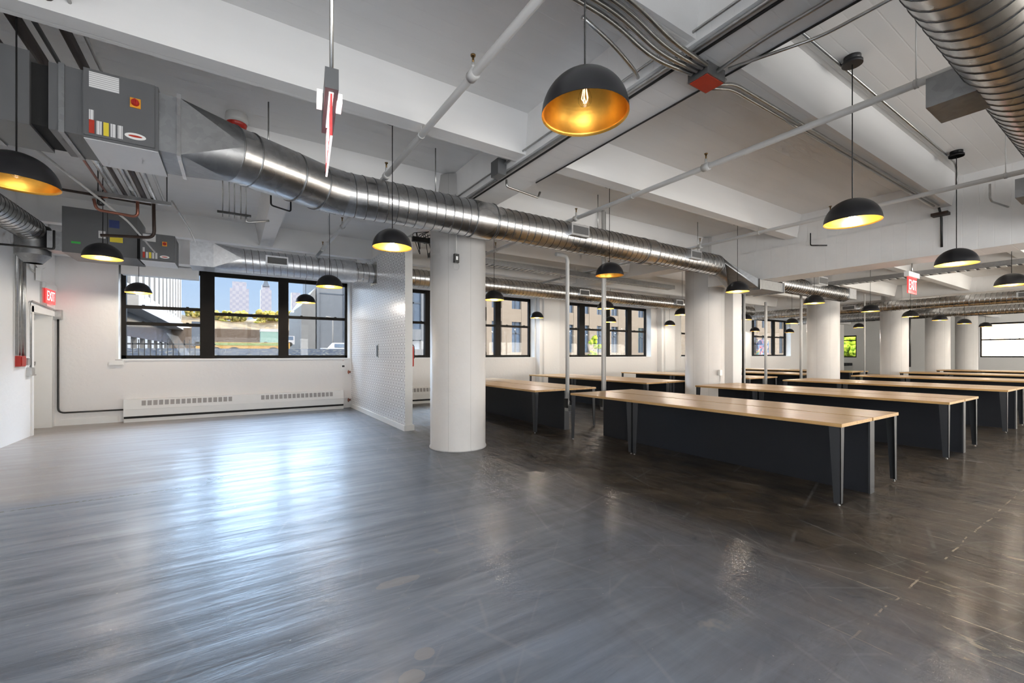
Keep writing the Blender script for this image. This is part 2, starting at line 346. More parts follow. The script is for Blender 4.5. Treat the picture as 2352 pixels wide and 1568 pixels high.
M['orange']=pbr('orange_plate',(.75,.32,.02),.45); M['label']=stripes_mat('printed_label',(.72,.72,.72),(.45,.45,.45),70,2)
M['labelv']=stripes_mat('printed_label_side',(.72,.72,.72),(.45,.45,.45),60,0)
M['grille']=stripes_mat('grille_mesh',(.06,.06,.06),(.16,.16,.16),90,2); M['heatgrille']=stripes_mat('heater_grille',(.45,.43,.42),(.25,.24,.23),110,0)
M['blk']=pbr('black_plastic',(.015,.015,.015),.4); M['gap']=pbr('shadow_gap_lining',(.03,.03,.03),.8)
M['clear']=glass_mat('bulb_glass',refl=1.6)
def emit(name,col,st):
    m,nt,p=newmat(name); p.inputs['Base Color'].default_value=(0,0,0,1); p.inputs['Emission Color'].default_value=(*col,1); p.inputs['Emission Strength'].default_value=st; return m
M['glow']=emit('glowing_bulb',(1,.78,.48),60)
M['hot']=emit('lit_filament',(1,.62,.25),60); M['warm']=emit('dim_filament',(1,.6,.3),4)
# ---------------------------------------------------------------- geometry constants (metres)
H=1.38; YW=11.74; XL=-2.86; CZ=3.95; XE=38.0; YS=-6.6; JZ=3.54; GZ=3.52
# ---------------------------------------------------------------- setting
struct(MB().box(XL-.6,32.9,YS-.4,12.09,-.2,0).box(32.9,XE+.4,YS-.4,15.2,-.2,0).build('floor',M['floor']),'glossy dark grey blue worn concrete floor coating with scratches and painted sky sheen','floor')
struct(MB().box(XL-.6,32.9,YS-.4,12.09,CZ,CZ+.25).box(32.9,XE+.4,YS-.4,15.2,CZ,CZ+.25).build('ceiling',M['ceil']),'white painted board formed concrete ceiling slab','ceiling')
# north wall with window openings  (x0,x1)
SILL=1.28; HEAD=3.25
WINS=[(-1.95,2.56),(3.98,8.50),(9.83,14.35),(16.3,20.8),(21.97,26.0)]
mb=MB(); xs=[XL]+[v for w in WINS for v in w]+[33.0]
for i in range(0,len(xs),2): mb.box(xs[i],xs[i+1],YW,YW+.35,0,CZ)
for a,b in WINS: mb.box(a,b,YW,YW+.35,0,SILL); mb.box(a,b,YW,YW+.35,HEAD,CZ)
mb.box(32.7,33,YW+.35,14.8,0,CZ)
struct(mb.build('wall_north',M['drywall']),'pale grey white window wall','wall')
# west wall with door recess
mb=MB(); mb.box(XL-.5,XL,YS,-6.2,0,CZ); mb.box(XL-.5,XL,-6.2,-1.0,0,.9); mb.box(XL-.5,XL,-6.2,-1.0,3.4,CZ); mb.box(XL-.5,XL,-1.0,10.62,0,CZ); mb.box(XL-.5,XL,10.62,11.62,2.12,CZ); mb.box(XL-.5,XL,11.62,YW+.35,0,CZ)
struct(mb.build('wall_west',M['wall']),'rough white painted wall at the left with a recessed door','wall')
# end wall X=XE with openings
mb=MB(); EW=[(-6.0,-1.2),(.4,6.6)]; GW=(12.75,13.9)
ys=[YS]+[v for w in EW for v in w]+[GW[0],GW[1],15.0]
mb.box(XE,XE+.35,YS,-6.0,0,CZ); mb.box(XE,XE+.35,-1.2,.4,0,CZ); mb.box(XE,XE+.35,6.6,GW[0],0,CZ); mb.box(XE,XE+.35,GW[1],15,0,CZ)
for a,b in EW: mb.box(XE,XE+.35,a,b,0,1.2); mb.box(XE,XE+.35,a,b,3.25,CZ)
mb.box(XE,XE+.35,GW[0],GW[1],0,1.15); mb.box(XE,XE+.35,GW[0],GW[1],2.75,CZ)
struct(mb.build('wall_east',M['wall']),'far white end wall with two windows','wall')
mb=MB(); mb.box(32.7,XE,14.8,15.1,0,CZ); struct(mb.build('wall_alcove',M['wall']))
# unseen south wall behind the camera, its run of windows added for light
mb=MB(); SW=[(-2.2,2.4),(3.6,8.4),(9.7,14.5),(15.8,20.6),(21.9,26.7),(28,33)]
xs=[XL]+[v for w in SW for v in w]+[XE]
for i in range(0,len(xs),2): mb.box(xs[i],xs[i+1],YS-.35,YS,0,CZ)
for a,b in SW: mb.box(a,b,YS-.35,YS,0,.9); mb.box(a,b,YS-.35,YS,3.4,CZ)
struct(mb.build('wall_south',M['wall']))
# windows ---------------------------------------------------------
def window(n,x0,x1,mull,zrails,y=YW+.24,extra=None,axis='x',z0=SILL,z1=HEAD,fw=.085):
    """frame members and panes; mull = list of (a,b) mullion spans; rails z list"""
    e=thing('window_%d'%n,None,None); struct(e)
    def bx(mb,a,b,ya,yb,za,zb):
        if axis=='x': mb.box(a,b,ya,yb,za,zb)
        else: mb.box(ya,yb,a,b,za,zb)
    d=.10 if axis=='x' else .10
    f=MB(); bx(f,x0,x0+fw,y,y+d,z0,z1); bx(f,x1-fw*.7,x1,y,y+d,z0,z1); bx(f,x0,x1,y,y+d,z0,z0+.075); bx(f,x0,x1,y,y+d,z1-.09,z1)
    for a,b in mull: bx(f,a,b,y-.02,y+d,z0,z1)
    f.build('window_frame',M['frame'],e)
    ed=[x0+fw]+[v for m_ in mull for v in m_]+[x1-fw*.7]
    for i in range(0,len(ed),2):
        a,b=ed[i],ed[i+1]
        rr=zrails if not(extra and i==0) else extra
        for zr in rr:
            s=MB(); bx(s,a,b,y+.01,y+.06,zr-.035,zr+.035); bx(s,a+(b-a)*.2,a+(b-a)*.2+.05,y-.005,y+.03,zr+.035,zr+.05); bx(s,a+(b-a)*.8,a+(b-a)*.8+.05,y-.005,y+.03,zr+.035,zr+.05)
            s.build('sash_rail',M['frame'],e)
        g=MB(); bx(g,a,b,y+.05,y+.056,z0+.07,z1-.08); g.build('glass_pane',M['glass'],e)
    return e
window(1,*WINS[0],[(-.61,-.34),(.95,1.165)],[2.30],extra=[2.38,2.03])
window(2,*WINS[1],[(4.72,4.93),(7.10,7.31)],[2.30])
window(3,*WINS[2],[(10.68,10.95),(12.04,12.24),(13.23,13.45)],[2.30],fw=.05)
window(4,*WINS[3],[(17.7,17.9),(19.1,19.3)],[2.30])
window(5,*WINS[4],[(22.5,22.64),(24.6,24.75)],[2.30])
for i,(a,b) in enumerate(EW): window(6+i,a,b,[(a+(b-a)/3-.1,a+(b-a)/3+.1),(a+(b-a)*2/3-.1,a+(b-a)*2/3+.1)],[2.25],y=XE+.1,axis='y',z0=1.2,z1=3.25)
window(8,GW[0],GW[1],[],[2.4],y=XE+.1,axis='y',z0=1.15,z1=2.75)
for i,(a,b) in enumerate(SW): window(10+i,a,b,[(a+(b-a)/3-.1,a+(b-a)/3+.1),(a+(b-a)*2/3-.1,a+(b-a)*2/3+.1)],[2.25],y=YS-.25,z0=.9,z1=3.4)
window(9,-6.2,-1.0,[(-4.5,-4.3),(-2.8,-2.6)],[2.25],y=XL-.4,axis='y',z0=.9,z1=3.4)  # unseen west window, added to admit light behind the camera
# white reveals / head boxes
mb=MB()
for a,b in WINS: mb.box(a-.03,a+.006,YW-.012,YW+.24,SILL,HEAD); mb.box(b-.006,b+.03,YW-.012,YW+.24,SILL,HEAD); mb.box(a-.03,b+.03,YW-.02,YW+.24,SILL-.03,SILL+.004)
struct(mb.build('trim_1',M['white']))
mb=MB(); mb.box(-1.9,-.62,YW-.05,YW+.2,3.02,3.25); struct(mb.build('trim_2',M['white']),'white boxed panel over the left window light','panel')
# beams ------------------------------------------------------------
def beam(x0,x1,y0,y1,z0,label,taper=.03,ax='x'):
    m=MB()
    if ax=='x':
        b=[(x0,y0+taper,z0),(x1,y0+taper,z0),(x1,y1-taper,z0),(x0,y1-taper,z0)]; t=[(x0,y0-taper,CZ),(x1,y0-taper,CZ),(x1,y1+taper,CZ),(x0,y1+taper,CZ)]
    else:
        b=[(x0+taper,y0,z0),(x1-taper,y0,z0),(x1-taper,y1,z0),(x0+taper,y1,z0)]; t=[(x0-taper,y0,CZ),(x1+taper,y0,CZ),(x1+taper,y1,CZ),(x0-taper,y1,CZ)]
    m.hexa(b,t); return struct(m.build('beam',M['ceil']),label,'beam')
GX=[2.93,9.05,15.1,21.1,27.1,33.1]
beam(GX[0]-.27,GX[0]+.27,YS,YW,GZ,'white concrete girder carrying the red junction box',.01,'y')
m=MB(); m.box(GX[1]-.30,GX[1]+.30,YS,5.9,2.85,3.42); m.box(GX[1]-.25,GX[1]+.25,YS,YW,3.42,CZ)
struct(m.build('beam',M['ceil']),'deep white concrete girder crossing over the second column','beam')
for i,gx in enumerate(GX[2:]): beam(gx-.27,gx+.27,YS,YW,3.45,['white girder over the third column','white girder over the fourth column','white girder over the fifth column','white girder over the sixth column'][i],.01,'y')
ed=[XL]+[g for g in GX]+[XE]
for bi in range(len(ed)-1):
    xa=ed[bi]+(0 if bi==0 else .26); xb=ed[bi+1]-(.26 if bi<len(ed)-2 else 0)
    for j,yc in enumerate((-4.1,-2.1,-.1,1.9,3.95,5.87,8.0,10.1)):
        if bi==0 and yc==8.0: continue
        if bi>3 and j not in (3,5,7): continue
        beam(xa,xb,yc-.13,yc+.13,JZ,'white concrete joist in bay %s from the left wall, %s from the windows'%(['one','two','three','four','five','six','seven'][bi],['eighth','seventh','sixth','fifth','fourth','third','second','first'][j]),.035)
beam(.42,.72,6.0,9.98,3.55,'short white cross beam between joists above the duct',.04,'y')
m=MB(); m.box(XL,XE-5,11.36,YW,3.27,CZ); struct(m.build('beam',M['ceil']),'white edge beam above the windows','beam')
# haunches where girder meets joist
# columns ----------------------------------------------------------
CN=['nearest round white column with a small switch and ring','round white column beside the deep girder','third white column in the row, conduit on its right','fourth white column in the row','fifth white column in the row','sixth and farthest white column in the row']
for i,cx in enumerate([2.85,9.05,15.08,21.1,26.5,31.3]):
    m=MB(); m.lathe([(.425,0),(.425,.02),(.412,.04),(.412,CZ-.02)],n=48,capb=True,capt=True)
    struct(m.build('column',M['colm'],loc=(cx,5.9,.0)),CN[i],'column')
for i,(px) in enumerate([8.95,15.15,21.0]):
    m=MB(); m.box(px-.42,px+.42,11.5,YW,0,CZ); m.box(px-.30,px+.30,11.42,11.5,0,CZ); struct(m.build('trim_%d'%(3+i),M['wall']),'white stepped pilaster between windows','pilaster')
m=MB(); m.box(9.95,10.32,5.75,6.1,0,3.45); struct(m.build('trim_8',M['drywall']),'boxed pier beside the second column','pier')
m=MB(); m.box(9.95,10.32,5.75,6.1,3.45,3.54)
# baseboards
struct(MB().box(XL,-1.95,YW-.02,YW,0,.12).build('baseboard_north',M['white']))
# partition --------------------------------------------------------
m=MB(); m.box(2.61,2.75,7.58,YW,0,2.91); m.box(2.61,2.75,7.58,9.40,2.91,3.39); m.box(2.61,2.75,9.90,YW,2.91,3.39); m.box(2.61,2.75,7.58,YW,3.39,3.5)
# patterned face is the west one
m.m=[0,0,0,0,0,1]*4
pw=m.build('wall_partition',[M['white'],M['tile']]); struct(pw,'short partition wall clad in white patterned tile','wall')
struct(MB().box(2.585,2.775,7.55,YW-.01,0,.10).build('baseboard_partition',M['white']),'white baseboard around the tiled partition','baseboard')
t=thing('wall_outlet','dark slot outlet plate in the patterned tile partition','outlet',(2.605,9.3,1.45))
MB().box(-.012,0,-.06,.06,-.14,.14).build('plate',M['steel'],t); MB().box(-.018,-.012,-.035,.035,-.12,.12).build('receptacle',M['blk'],t)
t=thing('copper_valve','upper copper valve stub beside the tiled partition','valve',(2.52,11.5,.93),'copper valves by the partition')
MB().tube([(0,0,0),(-.05,-.05,0)],.028,8).build('body',M['copper'],t); MB().tube([(0,.2,0),(0,0,0)],.015,8).build('pipe',M['copper'],t); MB().tube([(-.05,-.05,-.05),(-.05,-.05,.05)],.012,6).build('handle',M['copper'],t)
t2=copy_tree(t); t2.location=(2.52,11.5,.22); t2['label']='lower copper valve stub by the end of the heater'
# fire extinguisher glimpsed behind the partition
t=thing('fire_extinguisher','red fire extinguisher on the hidden side of the tiled partition','fire extinguisher',(2.83,7.9,1.15))
MB().lathe([(.0,0),(.055,.0),(.06,.03),(.06,.36),(.02,.42)],n=16).build('cylinder_body',M['red'],t); MB().tube([(0,0,.42),(0,0,.48),(.04,0,.49)],.012,6).build('valve',M['blk'],t); MB().tube([(0,0,.44),(.07,0,.38),(.07,0,.15)],.008,6).build('hose',M['blk'],t)
# door ---------------------------------------------------------------
t=thing('door_1',None,None,(XL,11.1,0)); struct(t)
MB().box(-.30,-.26,-.47,.51,0,2.10).build('door_leaf',M['white'],t)
f=MB(); f.box(-.31,-.22,-.50,-.45,0,2.12); f.box(-.31,.0,.47,.53,0,2.12); f.box(-.31,-.2,-.5,.53,2.06,2.13); f.box(-.0,.02,-.56,-.48,0,2.2); f.box(0,.02,-.56,.6,2.1,2.2); f.build('door_frame',M['white'],t)
MB().box(-.26,-.20,-.25,.15,1.92,2.0).build('door_closer',M['steel'],t)
MB().tube([(-.26,.38,1.0),(-.19,.38,1.0),(-.19,.26,1.0)],.012,8).build('door_handle',M['steel'],t)
mb=MB()
for k in range(5): mb.obox((.008,-.46-.0+k*.022-.0,1.22),(0,.3,1),.002,.006,.07)
mb.build('warning_tape',M['blk'],t)
# wall devices on the west wall
def wbox(name,label,cat,y,z,w,h,d,mat,grp=None,front=None):
    t=thing(name,label,cat,(XL,y,z),grp)
    MB().box(0,d,-w/2,w/2,-h/2,h/2).build('box',mat,t)
    MB().box(d,d+.012,-w/2*.8,w/2*.8,-h/2*.8,h/2*.8).build('cover',front or mat,t)
    return t
t=wbox('fire_alarm_pull','red fire alarm box at the foot of the wall conduits','fire alarm',10.02,1.27,.20,.17,.06,M['red'])
t=wbox('junction_box','small white control box right of the red fire alarm','box',10.25,1.26,.16,.14,.05,M['white'],front=M['steel'])
t=wbox('junction_box','grey junction box below the white one beside the door','box',10.44,1.09,.16,.14,.05,M['steel'])
def cond(label,pts,r=.012,mat='steel',name='conduit',cat='conduit',grp=None,rb=.1,straps=None,n=8):
    m_=MB().tube(bend(pts,rb),r,n)
    if not straps:
        return tag(m_.build(name,M[mat]),label,cat,grp)
    o=tag(m_.build(name,M[mat]),label,cat,grp)
    for k,(p,sz) in enumerate(straps):
        MB().box(p[0]-sz[0],p[0]+sz[0],p[1]-sz[1],p[1]+sz[1],p[2]-sz[2],p[2]+sz[2]).build('strap',M[mat],o)
    return o
cond('leftmost vertical conduit on the left wall, above the red alarm box',[(XL+.03,9.88,1.36),(XL+.03,9.88,3.4),(XL+.03,9.0,3.4)],.018)
cond('second vertical conduit from the left above the red alarm box',[(XL+.03,10.0,1.36),(XL+.03,10.0,3.45)],.014)
cond('thick vertical conduit third from the left on the left wall',[(XL+.035,10.12,1.34),(XL+.035,10.12,3.4)],.024)
cond('thin vertical conduit beside the thick one on the left wall',[(XL+.03,10.22,1.34),(XL+.03,10.22,3.2)],.01)
cond('conduit framing the top of the recessed door',[(XL+.03,10.44,1.16),(XL+.03,10.44,2.28),(XL+.03,11.60,2.22)],.014)
cond('conduit in the corner beside the door running down to the heater',[(XL+.05,YW-.03,2.1),(XL+.05,YW-.03,.25),(-1.80,YW-.03,.25)],.016,mat='darksteel')
t=thing('junction_box','small grey box at the top of the corner conduit','box',(XL+.05,YW-.05,2.14)); MB().box(-.05,.06,-.05,.05,-.09,.09).build('box',M['steel'],t)
cond('curved conduit dropping to the left wall exit sign',[(XL+.03,10.35,3.2),(XL+.03,10.35,2.82),(XL+.03,10.6,2.78)],.012)
t=thing('emergency_light','small wall light with round lens high above the door','light',(XL+.02,10.75,2.93))
MB().box(0,.06,-.06,.06,-.28,-.06).build('battery_box',M['white'],t)
l_=MB().lathe([(.09,0),(.09,.02),(.07,.04)],n=20); o=l_.build('lamp_ring',M['clear'],t); o.location=(.05,.03,.03); o.rotation_euler=(0,PI/2,0)
MB().tube([(0,0,-.06),(0,-.1,0),(0,-.12,.3)],.01,6).build('bracket',M['steel'],t)
# EXIT signs -----------------------------------------------------------
fc=bpy.data.curves.new('ft','FONT'); fc.body='EXIT'; fc.size=.2; fc.extrude=.001; fc.align_x='CENTER'; fc.align_y='CENTER'
fo=bpy.data.objects.new('ft',fc); COL.objects.link(fo); bpy.context.view_layer.update()
exitmesh=bpy.data.meshes.new_from_object(fo.evaluated_get(bpy.context.evaluated_depsgraph_get())); bpy.data.objects.remove(fo)
def text_part(parent,mat,loc,rot,sc=1):
    me=exitmesh.copy(); me.materials.clear(); me.materials.append(mat); o=bpy.data.objects.new('lettering',me); COL.objects.link(o); o.parent=parent; o.location=loc; o.rotation_euler=rot; o.scale=(sc*.9,sc*1.15,1); return o
# a) hanging sign seen edge on
t=thing('exit_sign','hanging red exit sign seen almost edge on near the ceiling','exit sign',(.384,2.13,2.59),'exit signs',rz=-math.radians(7.3))
MB().box(-.028,.03,-.03,.42,0,.095).build('housing',M['ahu'],t)
MB().box(-.010,.010,.0,.34,-.006,.0).build('led_strip',M['ledwhite'],t)
p_=MB().box(-.004,.004,.0,.50,-.20,-.006).build('panel',M['exitred'],t); text_part(p_,M['exitwhite'],(.0055,.25,-.105),(PI/2,0,PI/2),.9); text_part(p_,M['exitwhite'],(-.0055,.25,-.105),(PI/2,0,-PI/2),.9)
MB().box(-.005,.005,.0,.50,-.206,-.20).build('edge_strip',M['ledwhite'],t)
for x in (-.047,.040): MB().box(x-.012,x+.012,.06,.16,-.01,.035).build('lamp_head',M['ledwhite'],t)
MB().tube([(0,-.01,.095),(0,-.01,CZ-2.59)],.009,8).build('stem',M['steel'],t)
# b) wall sign over the door
t=thing('exit_sign','red exit sign on the left wall above the recessed door','exit sign',(XL,11.3,2.45),'exit signs')
MB().box(0,.06,-.30,.32,.12,.22).build('housing',M['white'],t); MB().box(0,.02,-.34,-.06,-.20,.22).build('back_plate',M['steel'],t)
MB().box(.03,.045,-.20,.28,-.14,.12).build('panel',M['exitred'],t); text_part(t,M['exitwhite'],(.047,.04,-.01),(PI/2,0,PI/2),1.1)
# c) distant hanging sign under the deep girder
t=thing('exit_sign','small red exit sign hanging under the deep girder at the right','exit sign',(9.24,2.36,2.62),'exit signs')
MB().box(-.26,.26,-.03,.03,0,.08).build('housing',M['white'],t); p_=MB().box(-.2,.2,-.008,.008,-.26,0).build('panel',M['exitred'],t); text_part(p_,M['exitwhite'],(0,-.010,-.13),(PI/2,0,0))
MB().tube([(0,0,.08),(0,0,.23)],.01,6).build('stem',M['steel'],t)
# heater ------------------------------------------------------------------
def heater(x0,x1,label,split):
    t=thing('baseboard_heater',label,'heater',((x0+x1)/2,YW,0))
    ox=(x0+x1)/2; D=.20
    for k,(a,b) in enumerate(((x0,split),(split,x1))):
        a-=ox; b-=ox
        c=MB(); c.hexa([(a,-D,.12),(b,-D,.12),(b,-.0,.12),(a,-.0,.12)],[(a,-D,.26),(b,-D,.26),(b,0,.26),(a,0,.26)]); c.hexa([(a,-D,.262),(b,-D,.262),(b,0,.262),(a,0,.262)],[(a,-D+.03,.46),(b,-D+.03,.46),(b,0,.46),(a,0,.46)])
        cv=c.build('cover',M['white'],t)
        n=int((b-a-.5)/.093)
        gm=MB()
        for i in range(n):
            x=a+.28+i*.093; zz=.33; 
            yb=lambda z:-D+.03*(z-.262)/.2-.002
            gm.add([(x,yb(.33),.33),(x+.068,yb(.33),.33),(x+.068,yb(.43),.43),(x,yb(.43),.43)],[(0,1,2,3)])
        gm.build('vent_slots',M['heatgrille'],cv)
    MB().box(x0-ox,x1-ox,-D+.05,0,.07,.12).build('plinth',M['gap'],t); MB().box(x0-ox,x1-ox,-D+.03,0,.0,.07).build('kick_board',M['white'],t)
    return t
heater(-1.84,2.38,'long white baseboard heater under the large left window',.28)
heater(3.2,7.5,'white baseboard heater glimpsed between the partition and the column',5.6)
# small thermostat + sensor by window 1
t=thing('thermostat','white thermostat with dark display right of the left window','thermostat',(2.40,YW,1.05))
MB().box(-.05,.05,-.03,0,-.10,.08).build('body',M['white'],t); MB().box(-.03,.03,-.033,-.03,.0,.045).build('display',M['blk'],t)
t=thing('wall_sensor','tiny white sensor with red dot above the thermostat','sensor',(2.40,YW,1.20)); MB().box(-.02,.02,-.015,0,-.03,.03).build('body',M['white'],t); MB().box(-.012,.012,-.018,-.015,.01,.02).build('indicator',M['red'],t)
t=thing('junction_box','white raceway box at the lower left corner of the large window','box',(-1.97,YW,1.215)); MB().box(-.11,.11,-.05,0,-.05,.045).build('body',M['white'],t); MB().box(-.02,.09,-.04,-.01,.045,.052).build('slot',M['blk'],t)
# ------------------------------------------------------------ pendants
def make_lamp(lit):
    t=thing('pendant_lamp','x','lamp')
    R_=.206
    out=[]; n=14
    for i in range(n+1):
        a=PI/2*i/n; out.append((max(.012,R_*math.cos(a)*1.0),R_*.97*math.sin(a)))
    MB().lathe(out,n=40,capt=True).build('shade',M['lampblk'],t)
    inn=[(R_,-.001)]; k=17
    for i in range(k*2):
        a=PI/2*(i+.5)/(k*2); rr=R_-.007+(-.0042 if i%2 else .0020); inn.append((max(.01,rr*math.cos(a)),rr*.97*math.sin(a)))
    MB().lathe(inn[::-1],n=40).build('gold_lining',M['gold'],t)
    MB().tube([(0,0,.195),(0,0,.13)],.02,10).build('bulb_holder',M['blk'],t)
    b=MB(); b.lathe([(.001,-.0),(.018,.006),(.03,.022),(.033,.042),(.027,.065),(.014,.085),(.012,.10)],c=(0,0,.035),n=16); bu=b.build('bulb',M['glow'] if lit else M['clear'],t)
    fl=MB()
    for j in range(5):
        a=j*2*PI/5; fl.tube([(.008*math.cos(a),.008*math.sin(a),.12),(.016*math.cos(a),.016*math.sin(a),.075),(.006*math.cos(a+1),.006*math.sin(a+1),.055)],.0022 if not lit else .0035,5)
    fl.build('filament',M['hot' if lit else 'warm'],bu)
    return t
protoL=make_lamp(True); protoD=make_lamp(False); usedP={True:False,False:False}
def lamp(X,Y,z,lit,label,power=1.0,top=CZ):
    pr_=protoL if lit else protoD
    if usedP[lit]: t=copy_tree(pr_)
    else: t=pr_; usedP[lit]=True
    t.location=(X,Y,z); t['label']=label; t['group']='black dome pendants with gold lining'
    MB().tube([(0,0,.19),(0,0,top-.07-z)],.0045,6).build('cord',M['cord'],t)
    c=MB().lathe([(.062,top-.045-z),(.062,top-z)],n=20,capb=True); c.lathe([(.075,top-.07-z),(.075,top-.045-z)],n=20,capb=True,capt=True); c.build('canopy',M['lampblk'],t)
    l=bpy.data.lights.new('bulb_light','POINT'); l.color=(1,.90,.78); l.energy=(23.0 if lit else .35)*power; l.shadow_soft_size=.028  # unlit lamps get a weak light too, added to brighten the gold
    lo=bpy.data.objects.new('bulb_light',l); COL.objects.link(lo); lo.parent=t; lo.location=(0,0,.012)
    return t
LP=[ # X,Y,z,lit,label
(1.41,1.54,2.52,0,'largest and nearest black dome pendant, unlit clear bulb showing in its ribbed gold inside'),
(4.50,1.54,2.52,1,'brightly lit black pendant hanging over the near end of the closest bench desk'),
(7.70,1.54,2.52,1,'second pendant from the right edge, black dome hanging from a canopy before the deep girder'),
(11.0,1.54,2.54,1,'black pendant cut by the right edge of the photo'),
(-1.17,4.08,2.48,0,'black pendant cut by the left edge of the photo with a ribbed gold inside'),
(1.45,4.62,2.53,1,'glowing black pendant just left of the nearest column, in front of the big duct'),
(4.72,4.62,2.55,0,'black pendant with plain orange inside hanging before the duct, over the closest bench desk'),
(8.15,4.62,2.58,1,'black pendant at the tapered end of the big duct beside the second column'),
(11.35,4.62,2.56,1,'glowing black pendant hanging in front of the third column'),
(14.7,4.62,2.55,1,'pendant right of the third column, in front of the cross duct'),
(17.95,4.62,2.56,1,'pendant directly below and left of the small hanging exit sign'),
(21.0,4.62,2.58,1,'dark pendant in front of the fifth column'),
(24.2,4.62,2.58,1,'dark pendant between the fifth column and the end window'),
(27.6,4.62,2.58,1,'farthest pendant of the middle row, left edge of the end window'),
(-1.43,7.7,2.64,1,'glowing pendant near the door, under the copper pipes'),
(1.36,7.7,2.50,1,'pendant hanging before the right light of the large left window, larger of the two there'),
(4.54,7.7,2.50,1,'glowing pendant half hidden at the right side of the nearest column'),
(7.73,7.7,2.50,1,'pendant hanging between two white poles before the third window'),
(10.75,7.7,2.50,1,'pendant half hidden at the left edge of the second column'),
(14.0,7.7,2.50,1,'pendant just right of the boxed pier, left of the mural window'),
(17.15,7.7,2.50,1,'pendant left of the third column, upper of the two at the mural window'),
(23.2,7.7,2.55,1,'small pendant above the little green window at the end wall'),
(-1.5,10.8,2.55,1,'pendant in front of the left light of the large left window'),
(1.4,10.8,2.55,1,'smaller pendant before the right light of the large left window'),
(7.9,10.8,2.50,1,'small dark pendant before the white wall right of the second window'),
(11.07,10.8,2.50,1,'pale pendant low in the middle of the third window'),
(14.3,10.8,2.50,1,'small pendant against the pilaster right of the third window'),
(20.5,10.8,2.45,1,'pale pendant before the left part of the mural window'),
(23.8,10.8,2.48,1,'lower pale pendant at the right side of the mural window')]
for i,(X,Y,z,lit,lb) in enumerate(LP):
    lamp(X,Y,z,bool(lit),lb,power=(.14 if (Y==4.62 and X<2) else .5 if (Y==1.54 and X<6) or (Y==7.7 and X<3) else .55 if (Y==4.62 and X>7) else 1.0))
# conduit run feeding the first row canopies
cond('ceiling conduit linking the two canopies at the upper right',[(3.2,1.63,CZ-.02),(8.15,1.63,CZ-.02),(8.15,1.63,3.6)],.013,rb=.2)
# ------------------------------------------------------------ desks
def desk(x0,x1,y0,y1,split,label):
    xm=(x0+x1)/2
    t=thing('bench_desk',label,'desk',(xm,y0,0),'long oak bench desks with charcoal spines')
    a,b,w=x0-xm,x1-xm,.015
    for (xa,xb) in ((a,-w),(w,b)):
        for (ya,yb) in ((0,split-y0-.002),(split-y0+.002,y1-y0)):
            m=MB(); m.box(xa,xb,ya,yb,.718,.75); m.build('tabletop',M['wood'],t)
    MB().box(-.045,.045,.02,y1-y0-.06,.0,.715).build('spine_panel',M['desk'],t)
    MB().box(-.055,.055,.004,.02,.0,.716).build('spine_end_post',M['leg'],t)
    for side,xs_ in ((1,a+.012),(-1,b-.012)):
        for (yy,dr) in ((.012,1),(split-y0-.008,-1),(split-y0+.008,1),(y1-y0-.012,-1)):
            m=MB(); th=.005
            top,bot=.095,.055
            # broad flange in the YZ plane
            def q(y,x,z): return (xs_+side*x,yy+dr*y,z)
            m.hexa([q(0,0,.02),q(bot,0,.02),q(bot,th,.02),q(0,th,.02)],[q(0,0,.718),q(top,0,.718),q(top,th,.718),q(0,th,.718)])
            m.hexa([q(0,0,.02),q(th,0,.02),q(th,.045,.02),q(0,.045,.02)],[q(0,0,.718),q(th,0,.718),q(th,.075,.718),q(0,.075,.718)])
            lg=m.build('leg',M['leg'],t)
            fx,fy,_=q(.02,.015,0); MB().lathe([(.012,0),(.012,.008),(.006,.009),(.006,.022)],c=(fx,fy,0),n=10,capb=True).build('foot',M['steel'],lg)
    return t
desk(4.62,6.07,1.66,5.39,4.11,'closest and largest oak bench desk with charcoal spine, in front of the columns')
desk(7.88,9.38,1.64,5.34,4.1,'second oak bench desk from the front, ending beside the second column')
desk(11.42,12.92,1.64,5.34,4.1,'third oak bench desk from the front')
desk(15.5,17.0,1.64,5.34,4.1,'fourth oak bench desk from the front')
desk(19.6,21.1,1.64,5.34,4.1,'fifth oak bench desk, thin strip of top showing')
desk(23.8,25.3,1.64,5.34,4.1,'sixth and farthest oak bench desk on the right side')
desk(4.42,5.87,6.10,9.95,8.5,'pale topped bench desk just right of the nearest column')
desk(7.68,9.15,6.40,10.9,8.85,'bench desk in front of the third window, behind the two white poles')
desk(11.5,12.97,6.20,10.7,8.6,'back row bench desk seen to either side of the second column')
desk(15.1,16.57,6.40,10.7,8.8,'back row bench desk below the mural window, second farthest')
desk(18.7,20.17,6.40,10.7,8.8,'farthest back row bench desk below the mural window')
# power poles
def pole(x,y,zt,zb,label,r=.03,elbow=None,box=True):
    t=thing('power_pole',label,'pole',(x,y,zb),'white power poles at the desk ends')
    pts=[(0,0,.0),(0,0,zt-zb)]
    if elbow: pts.append((elbow,0,zt-zb))
    MB().tube(bend(pts,.18,7),r,14).build('tube',M['wpipe'],t)
    if box:
        MB().lathe([(r*1.15,-.02),(r*1.25,0),(r*1.25,.05),(r*1.05,.06)],n=14).build('collar',M['steel'],t)
        MB().box(-.02,.05,-.05,.05,-.12,-.02).build('outlet_box',M['steel'],t); MB().box(-.05,-.02,-.04,.04,-.06,.10).build('outlet_box',M['darksteel'],t)
    return t
pole(4.86,5.75,3.08,.52,'thick white pole with a curved top just beyond the closest desk',.034,elbow=-.25)
pole(5.58,5.62,CZ,.50,'white pole behind the closest desk, under the plain orange pendant',.030)
pole(5.66,5.64,CZ,.50,'slender white pole beside the thicker one under the orange pendant',.011,box=False)
pole(11.5,5.78,2.72,.5,'white pole left of the third column',.034)
pole(13.4,5.78,3.4,.5,'white pole at the left side of the third column',.034)
pole(17.8,5.75,3.4,.7,'thin white pole in front of the little green window',.02,box=False)
